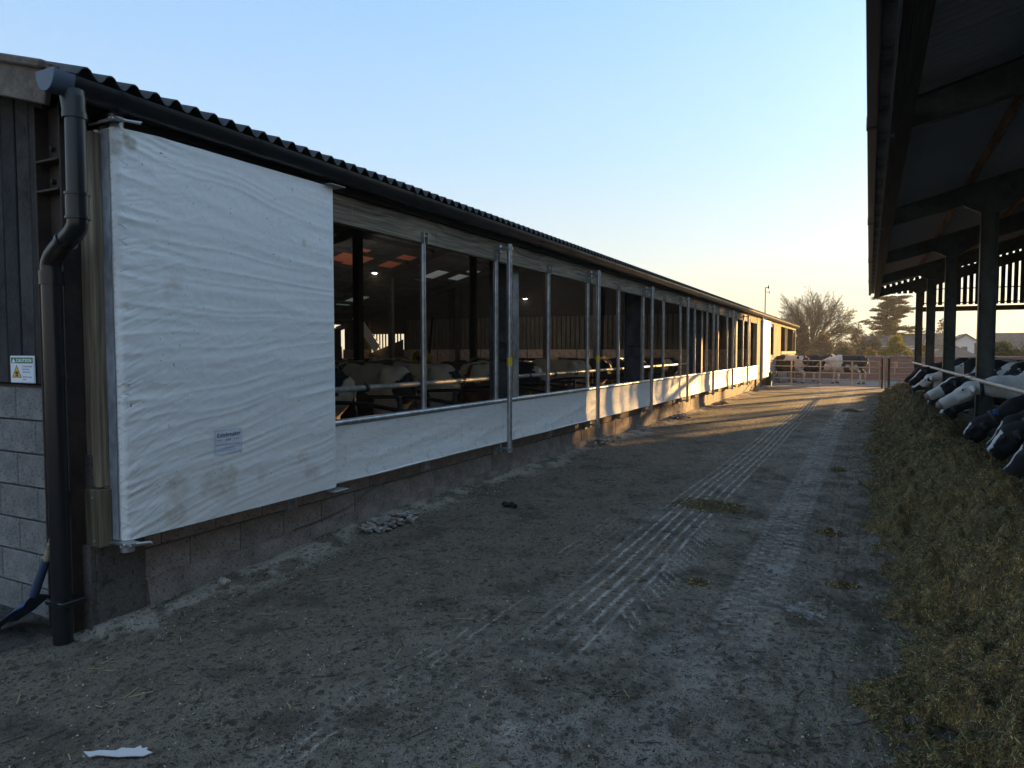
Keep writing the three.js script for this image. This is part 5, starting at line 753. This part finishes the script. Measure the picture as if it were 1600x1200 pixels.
{
  // bare broad tree: short bole, a fan of rising limbs, fine twigs
  const r = rng(5), S = [], T = [], t = thing('bare_tree', 'broad leafless tree with a rounded twiggy crown beyond the gate', 'tree', null, [-5.9, -.2, 85]);
  S.push([V(-5.9, -.3, 85), V(-5.85, 1.7, 85), .34, .27]);
  for (let i = 0; i < 30; i++) { const a = lerp(-1.3, 1.3, (i + .5) / 30) + (r() - .5) * .12, az = (r() - .5) * 1.9; const d = new THREE.Vector3(Math.sin(a), Math.cos(a) * 1.02 + .12, az * .7).normalize(); limbs(r, V(-5.87, 1.2 + r() * .7, 85), d, lerp(3.3, 3.0, Math.abs(a)) * (.9 + .2 * r()), .085 + .04 * r(), 4, { up: .06, bend: .24, kids: [4.2, 4, 3.6, 2.8], ang: .56, ratio: .54, depth: 4, first: 1 }, S, T); }
  const thick = S.filter(s => s[2] > .03), thin = S.filter(s => s[2] <= .03).map(s => [s[0], s[1], Math.max(.013, s[2]), Math.max(.010, s[3])]); part(t, 'trunk', limbGeo(thick), bark(.11, .09, .06)); part(t, 'twigs', limbGeo(thin), bark(.16, .125, .08));
  console.log('bare tree segments', S.length);
}
{
  // cedar: tiers of flat needle pads on level limbs
  const r = rng(9), t = thing('cedar_tree', 'dark cedar with flat level tiers of foliage beyond the wall', 'tree', null, [2.3, -.2, 100]), S = [], tips = [];
  const limb = (bx0, h0, tw) => { for (let y = 2.41; y < h0; y += .26 + .2 * r()) { const k = (y - 2.4) / (h0 - 2.4), L = lerp(3.4, 1.2, Math.pow(k, 1.1)) * (.75 + .5 * r()); const n = 3; for (let i = 0; i < n; i++) { const a = r() * 6.28, l = L * (.45 + .7 * r()); let p = V(bx0 + tw * k, y, 100); const d = new THREE.Vector3(Math.cos(a), .22, Math.sin(a)); for (let s = 0; s < 4; s++) { const q = p.clone().addScaledVector(d, l / 4); S.push([p, q, .07 * (1 - s / 5), .06 * (1 - s / 5)]); d.y -= .08; p = q; if (s > 0) for (let m = 0; m < 3; m++) tips.push(p.clone().add(new THREE.Vector3((r() - .5) * 1.0, .08 + (r() - .5) * .3, (r() - .5) * 1.0))); } } } S.push([V(bx0, -.2, 100), V(bx0 + tw * .5, h0 * .6, 100), .3, .2], [V(bx0 + tw * .5, h0 * .6, 100), V(bx0 + tw, h0, 100), .2, .05]); };
  limb(1.6, 7.9, .4); limb(2.9, 8.3, -.3);
  for (let i = 0; i < 26; i++) tips.push(V(2.1 + (r() - .5) * 3.6, 8.15 + r() * .35, 100 + (r() - .5) * 2));
  part(t, 'trunk', limbGeo(S), bark(.07, .055, .04)); part(t, 'crown', leaves(r, tips, .10, 56, .52, .36), leafM(.075, .085, .038));
}
function bush(name, label, cat, X, Z, w, h, col, dens, size, seed, twig) {
  const r = rng(seed), t = thing(name, label, cat, null, [X, -.2, Z]), S = [], T = [];
  for (let i = 0; i < 9; i++) { const a = r() * 6.28; limbs(r, V(X + (r() - .5) * w * .5, -.2, Z + (r() - .5)), new THREE.Vector3(Math.cos(a) * .5, 1.1, Math.sin(a) * .5).normalize(), h * .42, .05, 3, { up: .1, bend: .5, kids: [5, 4, 3], ang: .7, ratio: .6, depth: 3, first: 0 }, S, T); }
  const pts = []; for (let i = 0; i < dens; i++) { const a = r() * 6.28, q = Math.sqrt(r()), y = Math.pow(r(), .8), ww = w / 2 * (1 - .8 * y * y) * (.8 + .4 * n2(a * 1.5, y * 3, seed)); pts.push(V(X + Math.cos(a) * q * ww, y * h * (.85 + .3 * n2(a * 2, 2, seed)), Z + Math.sin(a) * q * ww * .7)); }
  const inside = S.map(s => [s[0], s[1], Math.max(.012, s[2]), Math.max(.01, s[3])]); part(t, 'stems', limbGeo(inside), bark(...twig)); part(t, 'foliage', leaves(r, pts, size, 26, w * .07 + .12, .8), leafM(...col));
}
// tall clear-stemmed pines east of the shed: their crowns keep the low sun off the barn's eaves
{
  const L = 'tall clear-stemmed pine beyond the feed shed, outside the picture on the right', G = 'row of pines beyond the feed shed'; const r = rng(91);
  for (let k = 0; k < 13; k++) { const X = 10.6 + k * 1.75, zw = 57 - (X + 4.1) / .445, base = 2.5 + (57 - zw) * 1.0946 * .146, t = thing('pine_tree', L, 'tree', G, [X, -.2, 57]); part(t, 'trunk', [cyl([X, -.3, 57], [X, base + 3.2, 57], .2, .07, 8)], bark(.14, .08, .05)); const pts = []; for (let i = 0; i < 210; i++) { const y = Math.pow(r(), 1.5), a = r() * 6.28, q = Math.sqrt(r()) * 1.35 * (1 - .6 * y); pts.push(V(X + Math.cos(a) * q, base + .1 + y * 3.6 + .1 * Math.sin(a * 3), 57 + Math.sin(a) * q * 1.2)); } if (X > 13.7) for (let i = 0; i < 95; i++) pts.push(V(X + (r() - .5) * 1.9, 1 + r() * (base - .5), 57 + (r() - .5) * 2.4)); part(t, 'crown', leaves(r, pts, .20, 22, .34, .5), leafM(.045, .06, .025)); }
}
bush('ivy_tree', 'dark ivy-clad bush at the foot of the bare tree', 'bush', -6.2, 78, 2.4, 4.0, [.062, .052, .026], 190, .11, 41, [.09, .07, .05]);
bush('green_shrub', 'yellow-green shrub low behind the left end of the gate', 'shrub', -6.2, 62, 2.2, 1.95, [.10, .125, .03], 130, .09, 42, [.1, .08, .05]);
bush('brown_hedge', 'brown leafless-looking hedge behind the middle of the gate', 'hedge', -3.9, 72, 3.4, 3.2, [.115, .085, .045], 230, .07, 43, [.11, .085, .06]);
bush('brown_hedge', 'lower tangled brown hedge right of the bare tree', 'hedge', -2.0, 66, 3.2, 2.2, [.11, .09, .05], 170, .07, 44, [.11, .085, .06]);
bush('russet_tree', 'small russet autumn tree between the bare tree and the cedar', 'tree', -1.3, 90, 3.4, 4.4, [.16, .09, .04], 210, .08, 45, [.10, .07, .05]);
bush('dark_shrub', 'dark green rounded shrub in front of the pale house', 'shrub', .55, 88, 2.6, 3.0, [.045, .06, .03], 150, .10, 46, [.07, .06, .04]);
bush('yellow_shrub', 'bright yellow-green autumn shrub left of the far shed post', 'shrub', 1.9, 66, 2.7, 2.55, [.24, .22, .035], 210, .08, 47, [.12, .09, .05]);
bush('yellow_shrub', 'smaller yellow shrub seen between the two far shed posts', 'shrub', 4.35, 70, 1.8, 2.2, [.24, .20, .04], 110, .08, 48, [.12, .09, .05]);
bush('low_shrub', 'low yellow-brown shrub by the wall to the right of the side-on cow', 'shrub', .1, 58, 1.4, 1.75, [.17, .15, .05], 80, .07, 49, [.12, .09, .05]);
bush('green_shrub', 'round green shrub beyond the wall under the grey roof at the right', 'shrub', 8.6, 62, 3.6, 2.1, [.085, .115, .04], 170, .09, 50, [.1, .08, .05]);
bush('brown_shrub', 'tall brown shrub at the right edge of the picture beyond the wall', 'shrub', 11.4, 66, 2.6, 3.1, [.15, .10, .05], 130, .07, 51, [.11, .085, .06]);
bush('pine_tree', 'small dark pine rising behind the white gabled house', 'tree', 10.1, 128, 3.2, 6.3, [.075, .06, .032], 120, .10, 52, [.10, .07, .05]);
bush('field_hedge', 'grey-brown far hedge at the left behind the gate end', 'hedge', -9.5, 95, 9, 3.4, [.10, .085, .055], 260, .10, 53, [.11, .09, .07]);
{
  const slate = grime(.15, .135, .125), render = std({ color: C(.74, .74, .72), roughness: .8 }), tiles = grime(.20, .15, .12), pale = std({ color: C(.62, .66, .72), roughness: .8 }), glass = std({ color: C(.12, .14, .17), roughness: .1 });
  const prism = (x0, x1, y0, y1, yr, Z0, Z1, ov = .25, ridgeZ = false) => { const s = new THREE.Shape(), xm = (x0 + x1) / 2; s.moveTo(x0 - ov, y1 - ov * .6); s.lineTo(xm, yr); s.lineTo(x1 + ov, y1 - ov * .6); s.lineTo(x1 + ov, y1 - ov * .6 + .14); s.lineTo(xm, yr + .16); s.lineTo(x0 - ov, y1 - ov * .6 + .14); s.closePath(); const g = ng(new THREE.ExtrudeGeometry(s, { depth: Z1 - Z0 + .5, bevelEnabled: false })); g.translate(0, 0, -Z1 - .25); return g; };
  const gableWall = (x0, x1, y1, yr, Z0, Z1) => { const s = new THREE.Shape(); s.moveTo(x0, -.2); s.lineTo(x1, -.2); s.lineTo(x1, y1); s.lineTo((x0 + x1) / 2, yr); s.lineTo(x0, y1); s.closePath(); const g = ng(new THREE.ExtrudeGeometry(s, { depth: Z1 - Z0, bevelEnabled: false })); g.translate(0, 0, -Z1); return g; };
  const h1 = thing('gabled_house', 'white gable-ended house with a brown-grey roof seen between the shed posts', 'house', null, [11.4, -.2, 110]); part(h1, 'wall', gableWall(9.5, 13.3, 2.45, 3.75, 110, 118), render); part(h1, 'roof', prism(9.5, 13.3, 0, 2.45, 3.78, 110, 118), tiles); part(h1, 'window', [bx(10.9, 11.6, 1.4, 2.2, 109.95, 109.99)], glass);
  const ch = thing('brick_chimney', 'short brick chimney in front of the white gable', 'chimney', null, [12.3, 0, 104]); part(ch, 'stack', [bx(11.75, 12.35, -.2, 2.6, 104, 104.6, .02), bx(11.7, 12.4, 2.45, 2.6, 103.95, 104.65, .02)], tiles); part(ch, 'pot', [cyl([12.05, 2.6, 104.3], [12.05, 2.85, 104.3], .13, .11, 10)], tiles);
  const h2 = thing('hipped_bungalow', 'low grey hipped roof in front of the white gabled house', 'house', null, [10, 0, 100]); { const g = new THREE.ConeGeometry(3.4, 1.5, 4, 1); g.rotateY(Math.PI / 4); g.scale(1.1, 1, .8); move(g, 8.9, 1.75, 100); part(h2, 'roof', ng(g), slate); part(h2, 'wall', [bx(6.6, 11.2, -.2, 1.05, 98.4, 101.6, .02)], pale); }
  const h3 = thing('grey_roofed_house', 'house with a steep grey roof and a pale roof window between the far posts', 'house', null, [7.5, 0, 118]); part(h3, 'wall', [bx(4.4, 10.6, -.2, 2.1, 118, 124, .02)], render); { const g = cbox(6.8, .12, 3.9, .02); boxUV(g); g.rotateX(.6); move(g, 7.5, 3.1, 119.4); part(h3, 'roof', g, slate); const w = cbox(.9, .05, .8, .01); w.rotateX(.6); move(w, 7.75, 3.0, 119.15); part(h3, 'roof_window', move(w, 0, .08, -.04), pale); }
  const h4 = thing('pale_bungalow', 'pale blue-white bungalow half hidden behind the yellow shrub', 'house', null, [2, 0, 96]); part(h4, 'wall', [bx(-.6, 5.2, -.2, 2.2, 94, 99, .02)], pale); { const g = cbox(6.4, .1, 3.4, .02); boxUV(g); g.rotateX(.42); move(g, 2.3, 2.75, 95.5); part(h4, 'roof', g, slate); } for (const X of [.6, 2.2, 4]) part(h4, 'window', [bx(X, X + .8, .9, 1.8, 93.96, 93.99)], glass);
  const h5 = thing('long_grey_building', 'long grey-roofed building filling the skyline under the shed at the right', 'building', null, [20, 0, 112]); part(h5, 'wall', [bx(14.2, 40, -.2, 1.6, 112, 124, .02)], tiles); { const g = cbox(26.5, .15, 6.4, .02); boxUV(g); g.rotateX(.42); move(g, 27, 2.75, 114.2); part(h5, 'roof', g, slate); }
}
renderer.render(scene, camera);
